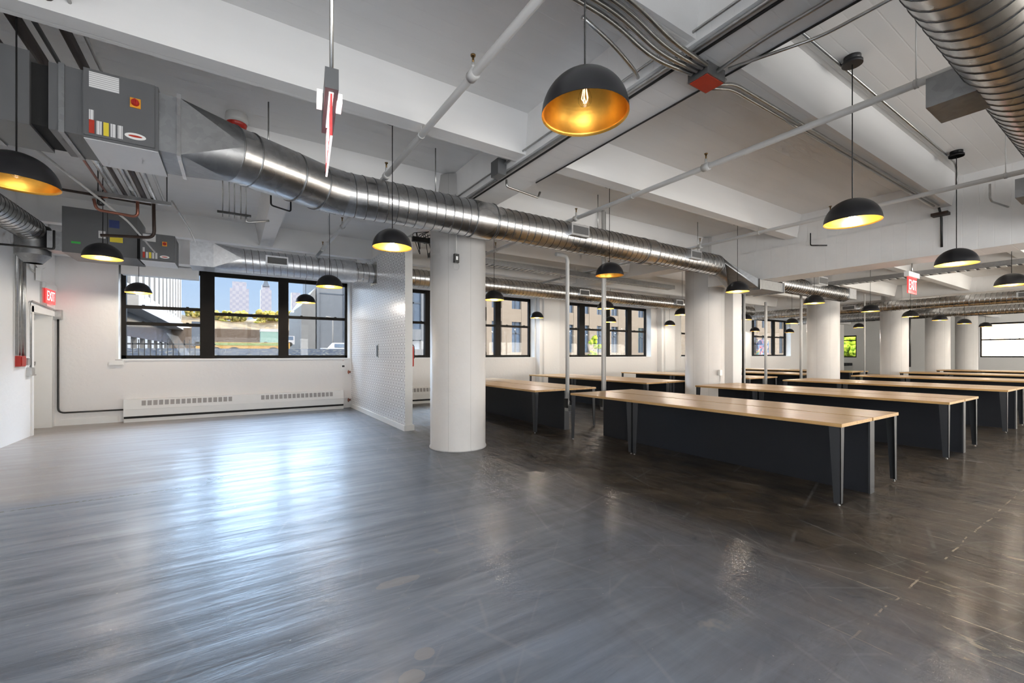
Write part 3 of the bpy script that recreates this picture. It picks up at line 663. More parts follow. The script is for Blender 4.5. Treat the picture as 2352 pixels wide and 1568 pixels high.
# ------------------------------------------------------------ ducts
def spiral(x0,x1,y,z,r,pitch=.115,ax='x',n=36,ridge=.0045):
    """lock seam duct: the seam ridge climbs one pitch per turn; ends are cut square"""
    m=MB(); V=[]; k=int((x1-x0)/pitch)+2
    prof=((.03,0),(.88,0),(.925,0),(.94,ridge),(.975,ridge),(.99,0)); K=len(prof)
    s=[(x0+(i-1)*pitch+f*pitch,dr) for i in range(k+1) for f,dr in prof]
    for (a,dr) in s:
        for j in range(n+1):
            an=2*PI*j/n; sh=pitch*(j/n)
            aa=min(max(a+sh,x0),x1); yy=(r+dr)*math.cos(an); zz=(r+dr)*math.sin(an)
            V.append((aa,y+yy,z+zz) if ax=='x' else (y+yy,aa,z+zz))
    F=[]; MI=[]
    for i in range(len(s)-1):
        for j in range(n):
            q=(i*(n+1)+j,(i+1)*(n+1)+j,(i+1)*(n+1)+j+1,i*(n+1)+j+1)
            xs_=[V[t_][0 if ax=='x' else 1] for t_ in q]
            if max(xs_)-min(xs_)<1e-6: continue
            F.append(q if ax!='x' else q[::-1]); MI.append(1 if i%K in (2,3,4) else 0)
    m.add(V,F,0,True); m.m=MI
    return m
def ring(m,x,y,z,r,w=.02,ax='x',n=36,mi=0):
    p0,p1=((x-w/2,y,z),(x+w/2,y,z)) if ax=='x' else ((y,x-w/2,z),(y,x+w/2,z))
    return m.tube([p0,p1],r,n,mi)
def smooth_duct(x0,x1,y,z,r,ax='x',n=36):
    m=MB(); P=[(x0,y,z),(x1,y,z)] if ax=='x' else [(y,x0,z),(y,x1,z)]
    return m.tube(P,r,n,cap=False)
def register(parent,x,y,z,w=.34,h=.17,out=.18,side=-1):
    """boxed grille standing out of the duct flank toward -Y"""
    b=MB().box(x-w/2,x+w/2,y,y+side*out,z-h/2,z+h/2).build('register_box',M['galvw'],parent)
    MB().box(x-w/2+.03,x+w/2-.02,y+side*out,y+side*(out+.004),z-h/2+.03,z+h/2-.03).build('register_grille',M['grille'],b)
    return b
YD=5.02; ZD=3.15
t=thing('spiral_duct','main shiny spiral duct crossing in front of the two nearest columns','duct')
spiral(.95,2.62,YD,ZD,.232).build('duct_section',[M['galv'],M['seam']],t)
smooth_duct(2.60,2.90,YD,ZD,.238).build('duct_collar',M['galv'],t)
spiral(2.88,5.9,YD,ZD,.212).build('duct_section',[M['galv'],M['seam']],t)
smooth_duct(5.88,6.12,YD,ZD,.218).build('duct_collar',M['galv'],t)
spiral(6.1,8.05,YD,ZD,.198).build('duct_section',[M['galv'],M['seam']],t)
for x,r in ((.95,.238),(2.60,.243),(2.90,.243),(5.88,.223),(6.12,.223),(8.05,.204)): ring(MB(),x,YD,ZD,r,.012).build('seam_band',M['galvd'],t)
register(t,4.25,YD-.12,ZD+.03,.34,.17,.17); register(t,7.05,YD-.1,ZD+.03,.32,.16,.17)
# offset section from the unit to the elbow
P=[(-.02,4.52,3.14),(.55,4.83,3.15),(.80,4.97,3.15),(1.0,YD,3.15)]
P2=bend(P,.12,4); MB().tube(P2,.238,36,cap=False).build('elbow',M['galv'],t)
for a,b,c_ in ((-.02,4.52,0),(.12,4.597,0),(.50,4.80,0),(.74,4.935,0)):
    d=Vector((.87,.47,0)).normalized(); p=Vector((a,b,3.145)); MB().tube([p-d*.006,p+d*.006],.243,36).build('seam_band',M['galvd'],t)
# square to round transition
def trans(rect,cen,dirv,r,n=32,name='transition',mat=None,parent=None):
    """square to round piece: rect corners must start at the circle's 225 degree side"""
    R4=[Vector(p) for p in rect]; c=Vector(cen); d=Vector(dirv).normalized(); u=d.cross(Vector((0,0,1))).normalized(); w=Vector((0,0,1))
    C_=[c+(u*math.cos(PI*1.25+2*PI*j/n)+w*math.sin(PI*1.25+2*PI*j/n))*r for j in range(n)]
    q=n//4; m=MB(); V=R4+C_
    # nearest circle point of every corner
    m.add(V,[],0)
    off=min(range(4),key=lambda k:(R4[k]-C_[0]).length); sgn=1 if (R4[(off+1)%4]-C_[q]).length<(R4[(off-1)%4]-C_[q]).length else -1
    for k in range(4):
        ci=(off+sgn*k)%4; cn=(off+sgn*(k+1))%4
        for j in range(-q//2,q//2):
            a=(k*q+j)%n; b=(k*q+j+1)%n; m.f.append((ci,4+b,4+a)); m.m.append(0); m.sm.append(True)
        mid=(k*q+q//2)%n
        m.f.append((ci,cn,4+mid)); m.m.append(0); m.sm.append(False)
    return m.build(name,mat or M['galvd'],parent)
d=Vector((.87,.47,0)).normalized(); u=d.cross(Vector((0,0,1)))
ra=[(-.34,4.72,2.93),(-.34,4.22,2.93),(-.34,4.22,3.37),(-.34,4.72,3.37)]
# order must follow circle start (an=225deg => -u,-z)
c0=Vector((-.02,4.52,3.14))
A_=[c0]; 
ra_s=sorted(ra,key=lambda p:0)
u_=u
corner=[Vector((-.34,4.72,2.93)),Vector((-.34,4.22,2.93)),Vector((-.34,4.22,3.37)),Vector((-.34,4.72,3.37))]
trans([Vector((-.34,4.72,2.93)),Vector((-.34,4.22,2.93)),Vector((-.34,4.22,3.37)),Vector((-.34,4.72,3.37))],c0,d,.24,parent=t)
MB().box(-.48,-.34,4.22,4.72,2.93,3.37).build('connector',M['galvd'],t)
MB().box(-.36,-.335,4.20,4.74,2.91,3.39).build('flange',M['galv'],t)
# end transition: round to flat, under girder
cor=[Vector((8.62,4.45,2.66)),Vector((8.62,5.05,2.66)),Vector((8.62,5.05,2.84)),Vector((8.62,4.45,2.84))]
trans([Vector((8.62,5.05,2.66)),Vector((8.62,4.45,2.66)),Vector((8.62,4.45,2.84)),Vector((8.62,5.05,2.84))],(8.05,YD,ZD),(1,0,0),.20,parent=t)
MB().box(8.62,9.55,4.45,5.05,2.66,2.84).build('flat_section',M['galvd'],t)
m=MB(); m.box(8.60,8.63,4.43,5.07,2.64,2.85); m.box(9.54,9.57,4.43,5.07,2.64,2.85); m.build('flange',M['galv'],t)
trans([Vector((9.57,5.05,2.66)),Vector((9.57,4.45,2.66)),Vector((9.57,4.45,2.84)),Vector((9.57,5.05,2.84))],(10.3,5.1,3.05),(1,0,0),.19,parent=t)
spiral(10.3,14.4,5.15,3.05,.19,ridge=.008).build('duct_section',[M['galv'],M['seam']],t)
register(t,12.3,5.1,3.2,.5,.2,.3); MB().box(14.3,14.75,4.95,5.3,2.92,3.2).build('end_box',M['galvw'],t)
for x in (.31,2.13): tag(MB().tube([(x,5.05,3.38),(x,5.05,CZ)],.008,6).build('hanger_rod',M['steel']),['threaded rod holding the big duct left of the hanging exit sign','threaded rod holding the big duct just left of the nearest column'][x>1],'rod','duct hanger rods')
for x,y_,l_ in ((4.95,5.1,'threaded rod holding the big duct right of the orange pendant cord'),(7.6,5.1,'threaded rod holding the big duct near its tapered end')): tag(MB().tube([(x,y_,3.33),(x,y_,CZ)],.007,6).build('hanger_rod',M['steel']),l_,'rod','duct hanger rods')
# near duct, upper right
t=thing('spiral_duct','large shiny spiral duct in the upper right corner','duct')
spiral(1.2,8.72,.50,3.15,.24,pitch=.115).build('duct_section',[M['galv'],M['seam']],t)
b=MB().box(3.79,4.13,.66,.90,2.98,3.17).build('register_box',M['galvd'],t); MB().box(3.81,4.11,.90,.905,3.0,3.15).build('register_grille',M['grille'],b)
b=MB().box(6.73,7.1,.66,.92,2.98,3.17).build('register_box',M['galvd'],t)
# duct along windows
t=thing('spiral_duct','spiral duct running along the windows, its left part over the large window','duct')
Y2=9.65
MB().box(-.62,-.28,9.35,9.9,2.93,3.36).build('connector',M['galvw'],t)
trans([Vector((-.28,9.9,2.93)),Vector((-.28,9.35,2.93)),Vector((-.28,9.35,3.36)),Vector((-.28,9.9,3.36))],(.15,Y2,3.15),(1,0,0),.225,mat=M['galvw'],parent=t)
spiral(.15,1.95,Y2,3.15,.222).build('duct_section',[M['galvw'],M['seam']],t); smooth_duct(1.93,2.2,Y2,3.15,.228).build('duct_collar',M['galvw'],t); spiral(2.18,9.0,Y2,3.15,.205).build('duct_section',[M['galv'],M['seam']],t); spiral(9.0,18,Y2,3.15,.19).build('duct_section',[M['galv'],M['seam']],t)
for x in (.72,4.9,8.6,13.0): register(t,x,Y2-.12,3.17,.38,.18,.13)
# cross ducts far right (run along Y)
for k,(x,l_) in enumerate(((20.0,'upper of the two distant ducts crossing behind the exit sign'),(25.2,'lower of the two distant ducts crossing behind the far pendants'))):
    t=thing('spiral_duct',l_,'duct'); spiral(-5,11.0,x,3.12,.185,ax='y').build('duct_section',[M['galv'],M['seam']],t)
    for yy in (2.2,6.6): b=MB().box(x-.42,x-.12,yy,yy+.45,3.06,3.22).build('register_box',M['galvw'],t); MB().box(x-.425,x-.42,yy+.04,yy+.41,3.08,3.20).build('register_grille',M['grille'],b)
# wall duct upper left (runs along Y over the west wall, then drops)
t=thing('spiral_duct','short spiral duct dropping into a flared boot beside the left wall','duct')
spiral(6.2,9.2,-2.50,3.22,.17,ax='y').build('duct_section',[M['galv'],M['seam']],t)
m=MB(); m.lathe([(.19,0),(.19,.42),(.18,.44)],c=(-2.5,9.32,2.86),n=28,capt=True); m.lathe([(.10,-.12),(.19,.0)],c=(-2.5,9.32,2.86),n=28); m.build('boot',M['galvd'],t)
# ------------------------------------------------------------ air units
def air_unit(x0,x1,y0,y1,z0,z1,label):
    w=x1-x0; h=z1-z0; d_=y1-y0
    t=thing('air_handler',label,'air handler',(x0,y0,z0))
    MB().box(0,w,0,d_,0,h).build('cabinet',M['ahu'],t)
    dr=MB().box(.0,w-.02,-.012,0,.02,h-.0).build('access_door',M['ahu'],t)
    MB().box(0,w,0,d_,-.004,0).build('bottom_panel',M['pale'],t)  # pale colour stands in for floor light on the galvanised underside
    MB().box(.03,.19,-.016,-.012,h-.13,h-.02).build('rating_label',M['label'],dr)
    for k in range(5): MB().box(.03+k*.038,.058+k*.038,-.016,-.012,.035,.13).build('caution_label',[M['redbox'],M['labelv'],M['yellow'],M['labelv'],M['labelv']][k],dr)
    MB().box(.03,.055,-.016,-.012,.13,.2).build('caution_label',M['labelv'],dr)
    sw=MB().box(w-.16,w-.10,-.02,-.012,h*.58,h*.58+.07).build('switch_plate',M['orange'],dr)
    k=MB().lathe([(.024,0),(.022,.02)],n=16,capt=True); k.box(-.005,.005,-.02,.02,.02,.03); o=k.build('rotary_switch',M['red'],sw); o.location=(w-.13,-.02,h*.58+.035); o.rotation_euler=(PI/2,0,0)
    e=MB().lathe([(.055,0),(.055,.003)],n=24,capt=True).build('oval_sticker',M['white'],dr); e.location=(w-.13,-.012,.075); e.rotation_euler=(PI/2,0,0); e.scale=(1.1,.42,1)
    e2=MB().lathe([(.036,0),(.036,.002)],n=20,capt=True).build('sticker_print',M['redbox'],e); e2.location=(0,0,.003); e2.scale=(1,.5,1)
    return t
air_unit(-.88,-.47,4.20,4.74,2.91,3.40,'grey air handler with orange switch at the head of the big duct')
air_unit(-1.21,-.78,8.85,9.4,2.86,3.29,'grey air handler over the left end of the large window')
t=thing('return_duct','grey rectangular return duct with black flexible joint at the upper left','duct',(-.88,4.22,2.93))
MB().box(-.18,0,0,.50,0,.46).build('duct_body',M['ahu'],t); MB().box(-.13,-.10,-.01,.51,-.01,.47).build('flange',M['galvd'],t)
MB().box(-.27,-.18,.03,.47,.02,.44).build('flexible_joint',M['blackflex'],t)
MB().box(-.9,-.27,0,.50,0,.50).build('duct_body',M['ahu'],t); MB().box(-.55,-.52,-.01,.51,-.01,.51).build('flange',M['galvd'],t)
MB().box(-1.9,-.9,-.2,.9,.1,.50).build('plenum',M['ahu'],t)
# heat pump cabinet by the door
t=thing('heat_pump','big grey cabinet with yellow and blue stickers above the door corner','heat pump',(-2.12,9.0,2.9))
MB().box(0,.85,0,.8,0,.68).build('cabinet',M['ahu'],t); MB().box(.50,.505,-.006,0,0,.68).build('panel_joint',M['blk'],t); MB().box(-.17,.0,.05,.35,.02,.30).build('side_duct',M['galvd'],t)
MB().box(.52,.64,-.008,0,.44,.56).build('blue_label',M['blue'],t); MB().box(.53,.68,-.008,0,.22,.31).build('yellow_label',M['yellow'],t); MB().box(.40,.48,-.008,0,.26,.37).build('printed_label',M['label'],t); MB().box(.1,.2,-.008,0,.14,.17).build('green_tape',M['green'],t)
MB().box(.85,.90,.0,.6,.0,.42).build('flexible_joint',M['blackflex'],t)
# steel pipes along Y above the unit
PX=[-1.55,-1.40,-1.22,-1.05,-.93]
for k,(x,l_,mt,r) in enumerate(((-1.62,'brown steel pipe above the air handler, leftmost of the overhead set','rust',.035),(-1.42,'second brown pipe of the overhead set at the upper left','rust',.03),(-1.22,'wide brown pipe in the middle of the overhead set','rust',.038),(-1.12,'slim grey pipe beside the middle brown pipe at the upper left','darksteel',.015),(-.97,'brown pipe nearest the air handler corner at the upper left','rust',.032),(-.87,'slim conduit right of the brown overhead pipes','steel',.011))):
    tag(MB().tube([(x,1.0,3.62),(x,4.9,3.62)],r,12).build('overhead_pipe',M[mt]),l_,'pipe','overhead pipes at the upper left')
t=thing('pipe_hanger','slotted steel channel carrying the overhead pipes at the upper left','hanger',(-1.2,3.4,3.55)); MB().box(-.75,.42,-.02,.02,0,.035).build('channel',M['steel'],t)
for x in (.36,-.6): MB().tube([(x,0,.03),(x,0,CZ-3.55)],.007,6).build('rod',M['steel'],t)
# continuing bundle toward the windows
for k,(x,mt,r,l_) in enumerate(((-1.22,'copper',.012,'thin copper line, first on the left of the descending bundle'),(-1.13,'galv',.028,'silver pipe second in the descending bundle'),(-1.05,'rust',.02,'brown pipe third in the descending bundle'),(-.96,'galv',.028,'silver pipe fourth in the descending bundle'),(-.88,'rust',.028,'brown pipe fifth in the descending bundle'),(-.79,'galv',.028,'silver pipe sixth in the descending bundle'),(-.70,'steel',.013,'thin conduit at the right of the descending bundle'))):
    tag(MB().tube([(x,4.9,3.32),(x,6.75,3.24)],r,10).build('overhead_pipe',M[mt]),l_,'pipe','pipe bundle behind the air handler')
t=thing('pipe_hanger','trapeze channel under the pipe bundle above the glowing pendant','hanger',(-1.0,6.62,3.17)); MB().box(-.30,.38,-.02,.02,0,.04).build('channel',M['steel'],t)
for x in (-.27,.34): MB().tube([(x,0,.03),(x,0,CZ-3.17)],.006,6).build('rod',M['darksteel'],t)
cond('bare copper line dropping from the bundle and running left, lower of two',[(-.80,6.75,3.22),(-.80,6.80,2.80),(-1.30,6.90,2.78)],.018,mat='rust',name='copper_pipe',cat='pipe',rb=.08)
cond('bare copper line with valve running left, upper of two',[(-.95,6.75,3.22),(-.95,6.78,3.02),(-1.32,6.8,3.05),(-1.34,6.8,3.17)],.016,mat='copper',name='copper_pipe',cat='pipe',rb=.06)
t=thing('pipe_valve','dark valve fitting on the upper bare copper line','valve',(-1.28,6.8,3.14)); MB().lathe([(.02,-.04),(.035,-.02),(.035,.03),(.015,.05)],n=12,capt=True,capb=True).build('body',M['darksteel'],t); MB().tube([(0,0,.05),(.06,0,.07)],.008,6).build('lever',M['copper'],t)
cond('slanting white conduit passing below the pipe bundle',[(-1.75,5.2,3.42),(-1.1,7.2,3.05),(-.98,8.4,2.92)],.012,mat='wpipe')
cond('conduit stepping down from the pipe bundle to the far air handler',[(-.62,6.7,3.25),(-.55,8.3,3.30),(-.52,8.9,3.25)],.012,mat='steel')
cond('long dark pipe crossing high behind the air handler',[(-2.8,7.4,3.42),(-.9,7.4,3.36)],.016,mat='rust',name='overhead_pipe',cat='pipe')
cond('black pipe sticking out from the left wall under the cabinet',[(XL,8.5,2.84),(-2.08,8.5,2.84),(-2.08,8.5,3.1)],.014,mat='darksteel',name='overhead_pipe',cat='pipe',rb=.03)
t=thing('conduit_drop','cluster of thin conduits dropping below the duct elbow to a small strut','conduit',(.02,5.75,2.95))
MB().box(-.16,.16,-.012,.012,-.01,.012).build('strut',M['darksteel'],t)
for x in (-.11,-.05,.0,.06,.11): MB().tube([(x,0,-.05),(x,0,CZ-2.95)],.007,6).build('drop',M['steel'],t)
MB().tube(bend([(.11,0,.0),(.11,0,-.08),(.34,0,-.02)],.05),.011,8).build('whip',M['steel'],t)
cond('bent conduit hugging the cross beam under the duct elbow',[(.40,6.1,3.52),(.40,6.1,3.22),(.62,6.1,3.18),(.62,6.1,3.32)],.01,mat='darksteel',rb=.03)
# fire bell on ceiling
t=thing('fire_alarm_bell','red and white alarm device on the ceiling above the round duct end','alarm',(.04,5.50,CZ))
MB().lathe([(.10,-.10),(.11,-.06),(.10,0)],n=24,capb=True).build('base',M['wpipe'],t); MB().lathe([(.085,-.16),(.095,-.10)],n=24,capb=True).build('dome',M['red'],t)
# ------------------------------------------------------------ sprinkler pipes
for x,l_ in ((1.50,'white sprinkler pipe rising from the tiled partition to the top of the photo'),(4.40,'white sprinkler pipe crossing the ceiling over the closest desk'),(7.53,'white sprinkler pipe nearest the deep girder')):
    t=thing('sprinkler_pipe',l_,'pipe',(x,0,3.45))
    MB().tube([(0,-4,0),(0,11.2,0)],.030,12).build('tube',M['wpipe'],t)
    for y in (-.6,2.85,5.0,7.4,9.2):
        h=MB(); h.tube([(0,y-.04,0),(0,y+.04,0)],.042,12); h.tube([(0,y,.03),(0,y,.09)],.014,8); f_=h.build('tee_fitting',M['wpipe'],t)
        q=MB(); q.tube([(0,y,.09),(0,y,.14)],.009,8); q.lathe([(.018,.14),(.02,.15)],c=(0,y,0),n=10,capt=True,capb=True); q.build('sprinkler_head',M['brass'],f_)
    for y in (1.1,3.9,6.4,8.6): q=MB(); q.tube([(0,y,.0),(0,y,CZ-3.45)],.004,5); q.tube([(0,y-.012,0),(0,y+.012,0)],.035,12); q.build('hanger_clip',M['wpipe'],t)
# ------------------------------------------------------------ girder conduits and red box
for k in range(4):
    y=1.80+k*.06
    cond(['conduit one','conduit two','conduit three','conduit four'][k]+' of the four parallel runs entering the red box, counted from the camera side',[(-2.6,y,JZ-.02),(2.05,y,JZ-.02),(2.45,y+.02,JZ-.10),(2.85,1.84+k*.04,JZ-.09)],.016,rb=.35)
t=thing('junction_box','orange red covered junction box on the underside of the near girder','box',(2.97,1.92,3.40))
MB().box(-.11,.11,-.08,.08,.0,.09).build('box',M['galvd'],t); MB().box(-.10,.10,-.07,.07,-.006,0).build('cover',M['redbox'],t)
for a in (-.05,0,.05): MB().tube([(.10,a,.05),(.16,a,.05)],.014,8).build('connector',M['galv'],t); 
cond('twin conduit leaving the red box to the right along the joist, nearer of two',[(3.1,1.92,3.43),(3.3,1.90,3.50),(8.5,1.88,3.515)],.013,mat='steel',rb=.15)
cond('twin conduit leaving the red box to the right along the joist, farther of two',[(3.1,1.97,3.43),(3.34,1.95,3.50),(8.5,1.93,3.515)],.013,mat='steel',rb=.15)
cond('thick conduit on the left underside edge of the near girder, upper',[(2.70,-3,GZ-.02),(2.70,5.45,GZ-.02)],.014,mat='steel')
cond('dark conduit on the left underside edge of the near girder, lower',[(2.76,-3,GZ-.02),(2.76,5.45,GZ-.02)],.011,mat='darksteel')
cond('thin conduit fixed to the left face of the near girder',[(2.63,-3,GZ+.05),(2.63,5.45,GZ+.05)],.010,mat='steel')
cond('thin dark conduit along the right underside edge of the near girder',[(3.17,-3,GZ-.01),(3.17,4.35,GZ-.01)],.008,mat='darksteel')
cond('conduit along the middle of the near girder beyond the red box toward the camera',[(2.98,1.85,3.45),(3.0,1.5,GZ-.02),(3.0,-3,GZ-.02)],.013,mat='steel')
cond('conduit crossing the near girder and ending in a bare fitting',[(3.05,1.8,3.47),(3.3,1.3,3.5),(3.3,.6,3.5)],.011,mat='steel')
cond('loose looping conduit left of the red box',[(1.9,2.1,JZ+.02),(2.2,2.12,JZ-.03),(2.5,2.2,JZ-.05),(2.66,2.3,JZ)],.014,mat='steel',rb=.2)
t=thing('junction_box','grey box with a hooked pipe on the left face of the near girder','box',(2.60,4.30,3.50)); MB().box(-.06,.05,-.08,.08,-.06,.12).build('box',M['ahu'],t); MB().tube([(0,0,.12),(0,0,.3)],.01,6).build('nipple',M['steel'],t)
cond('short grey pipe arm reaching right from the near girder underside',[(2.8,4.45,3.50),(2.8,4.45,3.42),(3.35,4.55,3.42),(3.38,4.55,3.50)],.014,mat='steel',rb=.03)
# girder 2 conduit
cond('conduit dropping down the deep girder face above a pendant',[(8.6,1.9,3.5),(8.72,1.9,3.40),(8.735,1.9,2.95)],.014,mat='darksteel',rb=.05)
t=thing('junction_box','flat brown box on the deep girder where the joist conduits end','box',(8.70,1.9,3.42)); MB().box(-.10,.04,-.09,.09,-.02,.02).build('box',M['rust'],t)
cond('hooked conduit hanging before the deep girder crease',[(8.30,1.35,3.6),(8.30,1.35,3.38),(8.72,1.25,3.35)],.012,mat='steel',rb=.08)
cond('small bent conduit on the deep girder near the second column',[(8.70,3.6,3.55),(8.70,3.6,3.33),(8.72,3.35,3.28)],.010,mat='darksteel',rb=.03)
# column 1 switch & ring
t=thing('wall_switch','dark switch box at the end of a conduit high on the nearest column','switch',(2.63,5.52,2.72))
MB().box(-.035,.035,-.04,.0,-.06,.06).build('box',M['darksteel'],t); MB().box(-.015,.015,-.045,-.04,-.025,.025).build('toggle',M['white'],t); MB().tube([(0,-.015,.06),(0,-.015,.9)],.01,8).build('riser',M['wpipe'],t)
m=MB(); m.tube([(.045*math.cos(a*PI/10),-.02,-.11+.05*math.sin(a*PI/10)) for a in range(21)],.0025,5,cap=False); m.build('wire_ring',M['steel'],t)
t=thing('wall_outlet','small white outlet box low on the second column','outlet',(8.93,5.475,.98)); MB().box(-.045,.045,-.05,.0,-.06,.06).build('box',M['white'],t); MB().tube([(0,-.02,-.06),(0,-.02,-.4)],.008,6).build('drop',M['steel'],t)
cond('black riser between the second column and the boxed pier',[(9.30,5.3,3.1),(9.70,5.42,3.05),(9.78,5.42,2.7),(9.78,5.42,.1)],.02,mat='darksteel',rb=.25)
cond('white riser beside the black one at the boxed pier',[(9.90,5.45,2.9),(9.90,5.45,.1)],.022,mat='wpipe')
cond('dark riser on the right side of the fourth column',[(21.5,5.55,3.3),(21.5,5.55,.9)],.03,mat='darksteel')
# slotted cable trays
def tray(p0,p1,w,label,n):
    t=thing('cable_tray',label,'cable tray',p0)
    d=Vector(p1)-Vector(p0); L_=d.length; d.normalize(); r=Vector((-d.y,d.x,0))
    for s_ in (-1,1): MB().obox(d*L_/2+r*s_*w/2,d,.03,.11,L_).build('side_rail',M['galvd'],t)
    m=MB()
    for i in range(n): m.obox(d*(L_*(i+.5)/n)+Vector((0,0,-.05)),r,L_/n*.55,.015,w)
    m.build('rungs',M['wpipe'],t)
    m=MB()
    for k in range(4): m.tube([d*.05+r*(k-1.5)*w*.2+Vector((0,0,-.02)),d*(L_-.05)+r*(k-1.5)*w*.2+Vector((0,0,-.02))],.012,6)
    c=m.build('cables',M['darksteel'],t)
    return t
tray((3.3,8.1,3.36),(11.0,8.25,3.36),.22,'slotted cable tray with cables behind the big duct, right of the nearest column',60)
tray((14.2,-3,3.36),(14.2,8.0,3.36),.25,'cable tray crossing behind the small exit sign',70)
# wire tangle left of column 1
t=thing('wire_bundle','tangle of loose wires and a strut just left of the nearest column','wires',(2.75,6.9,3.3))
MB().box(-.25,.3,-.03,.03,-.05,.03).build('strut',M['darksteel'],t)
for k in range(7):
    a=random.uniform(-.2,.2); MB().tube(bend([(a,0,.1),(a+.1,.1,-.05-.04*k),(a+random.uniform(-.1,.25),.05,.0+.02*k),(a+.22,0,.15)],.06),.006,5).build('wire',M['cord'],t)
# ------------------------------------------------------------ exterior
EX={}
def flat(name,col,r=.8,var=.1,scale=2,bump=0): return pbr(name,col,r,0,var,scale=scale,bump=bump,spec=.2)
EX['white']=flat('ext_white_stone',(.30,.295,.285)); EX['glass']=pbr('ext_window_glass',(.10,.14,.20),.12,.3,.2,spec=.6); EX['beige']=flat('ext_beige_concrete',(.30,.25,.20),var=.12); EX['grey']=flat('ext_grey_concrete',(.20,.215,.235),var=.08); EX['slate']=flat('ext_slate_panel',(.10,.12,.15))
EX['gravel']=None
def speckle(name,a,b,sc,th=.55):
    m,nt,p=newmat(name); L=nt.links.new
    g=N(nt,'ShaderNodeNewGeometry'); v=N(nt,'ShaderNodeTexNoise'); v.inputs['Scale'].default_value=sc; v.inputs['Detail'].default_value=6; v.inputs['Roughness'].default_value=.7; L(g.outputs['Position'],v.inputs[0])
    r=N(nt,'ShaderNodeValToRGB'); r.color_ramp.elements[0].position=th-.06; r.color_ramp.elements[0].color=(*a,1); r.color_ramp.elements[1].position=th+.05; r.color_ramp.elements[1].color=(*b,1); L(v.outputs[0],r.inputs[0]); L(r.outputs[0],p.inputs['Base Color']); p.inputs['Roughness'].default_value=.9; p.inputs['Specular IOR Level'].default_value=.1; return m
EX['hedge']=speckle('ext_gravel_bed',(.012,.016,.026),(.13,.115,.08),7,.58); EX['hill']=speckle('ext_dry_hill',(.09,.062,.03),(.20,.135,.065),.35,.5); EX['tree']=speckle('ext_autumn_leaves',(.16,.17,.03),(.50,.40,.12),1.2,.5); EX['green']=speckle('ext_green_leaves',(.10,.20,.01),(.62,.75,.08),3,.5); EX['roof']=speckle('ext_roof_gravel',(.030,.033,.040),(.060,.060,.060),4,.5)
struct(MB().box(-120,160,13,420,.55,.75).build('ground_outside',EX['roof']),'grey ground outside the windows','ground')
def facade(name,label,x0,x1,y,z0,z1,nx,nz,wm,gm,wfrac=.55,hfrac=.62,depth=6,cat='building',face='-y',bandm=None):
    """block whose face looks at -y (or +x), each window a recessed part"""
    t=thing(name,label,cat,(x0,y,z0))
    W=x1-x0; Hh=z1-z0
    if face=='-y': body=MB().box(0,W,0.25,depth,0,Hh)
    else: body=MB().box(-depth,-.25,0,W,0,Hh)
    body.build('wall_block',wm,t)
    dx=W/nx; dz=Hh/nz
    pier=MB(); 
    for i in range(nx+1):
        c=i*dx; h=dx*(1-wfrac)/2
        a,b=max(0,c-h),min(W,c+h)
        pier.box(a,b,0,.25,0,Hh) if face=='-y' else pier.box(-.25,0,a,b,0,Hh)
    for j in range(nz+1):
        c=j*dz; h=dz*(1-hfrac)/2; a,b=max(0,c-h),min(Hh,c+h)
        pier.box(0,W,.03,.25,a,b) if face=='-y' else pier.box(-.25,-.03,0,W,a,b)
    pier.build('facade_grid',bandm or wm,t)
    for i in range(nx):
        for j in range(nz):
            a=i*dx+dx*(1-wfrac)/2; b=(i+1)*dx-dx*(1-wfrac)/2; c=j*dz+dz*(1-hfrac)/2; d_=(j+1)*dz-dz*(1-hfrac)/2
            m=MB()
            if face=='-y': m.box(a,b,.18,.2,c,d_); m.box((a+b)/2-.06,(a+b)/2+.06,.14,.2,c,d_,1); m.box(a,b,.14,.2,c+(d_-c)*.6,c+(d_-c)*.6+.1,1)
            else: m.box(-.2,-.18,a,b,c,d_); m.box(-.2,-.14,(a+b)/2-.06,(a+b)/2+.06,c,d_,1)
            m.build('window_unit',[gm,EX['slate']],t)
    return t
# left white building receding beyond window 1
facade('office_building','white building with tall narrow windows seen in the left light of the large window',-6.5,38,38,6.2,34,14,4,EX['white'],EX['glass'],.42,.86,face='+x',depth=14)
t=thing('terrace_canopy','pale canopy and colonnade at the foot of the white building','building',(-6.5,36,.75))
MB().box(-12,1.5,0,44,3.6,4.4).build('canopy_roof',EX['white'],t); MB().box(-12,.4,0,44,1.9,3.6).build('glass_band',EX['glass'],t)
for k in range(12): MB().box(-.2,.4,k*3.6,k*3.6+1.2,0,1.9).build('pillar',EX['white'],t)
t=thing('picket_fence','dark iron picket fence outside the left window light','fence',(-5.6,18.6,.75))
m=MB(); m.box(0,5.1,0,.04,.15,.20); m.box(0,5.1,0,.04,.95,1.0); m.build('rails',M['blk'],t)
for k in range(34): MB().box(k*.15,k*.15+.025,0,.03,0,1.12).build('picket',M['blk'],t)
tag(MB().hexa([(-5.4,19,.7),(9.2,19,.7),(9.2,30,.7),(-5.4,30,.7)],[(-5.4,23,1.62),(9,23,1.66),(9,28,1.66),(-5.4,28,1.62)]).build('gravel_bed',EX['hedge']),'dark speckled gravel bed along the bottom of the large window view','gravel',kind='stuff')
t=thing('flatbed_truck','orange and green flatbed machine beyond the gravel bed','truck',(-1.9,33,1.4)); MB().box(0,5.2,0,2,.1,.75).build('bed',flat('ext_orange',(.42,.26,.08)),t); MB().box(.2,5.0,-.02,0,.55,.72).build('side_rail',flat('ext_olive',(.2,.26,.1)),t); MB().box(-.2,.3,0,1.9,.5,2.0).build('mast',EX['slate'],t)
for x in (1.0,2.0,4.2): tag(None,None,None) if False else MB().tube([(x,-.1,.05),(x,.2,.05)],.4,16).build('wheel',M['blk'],t)
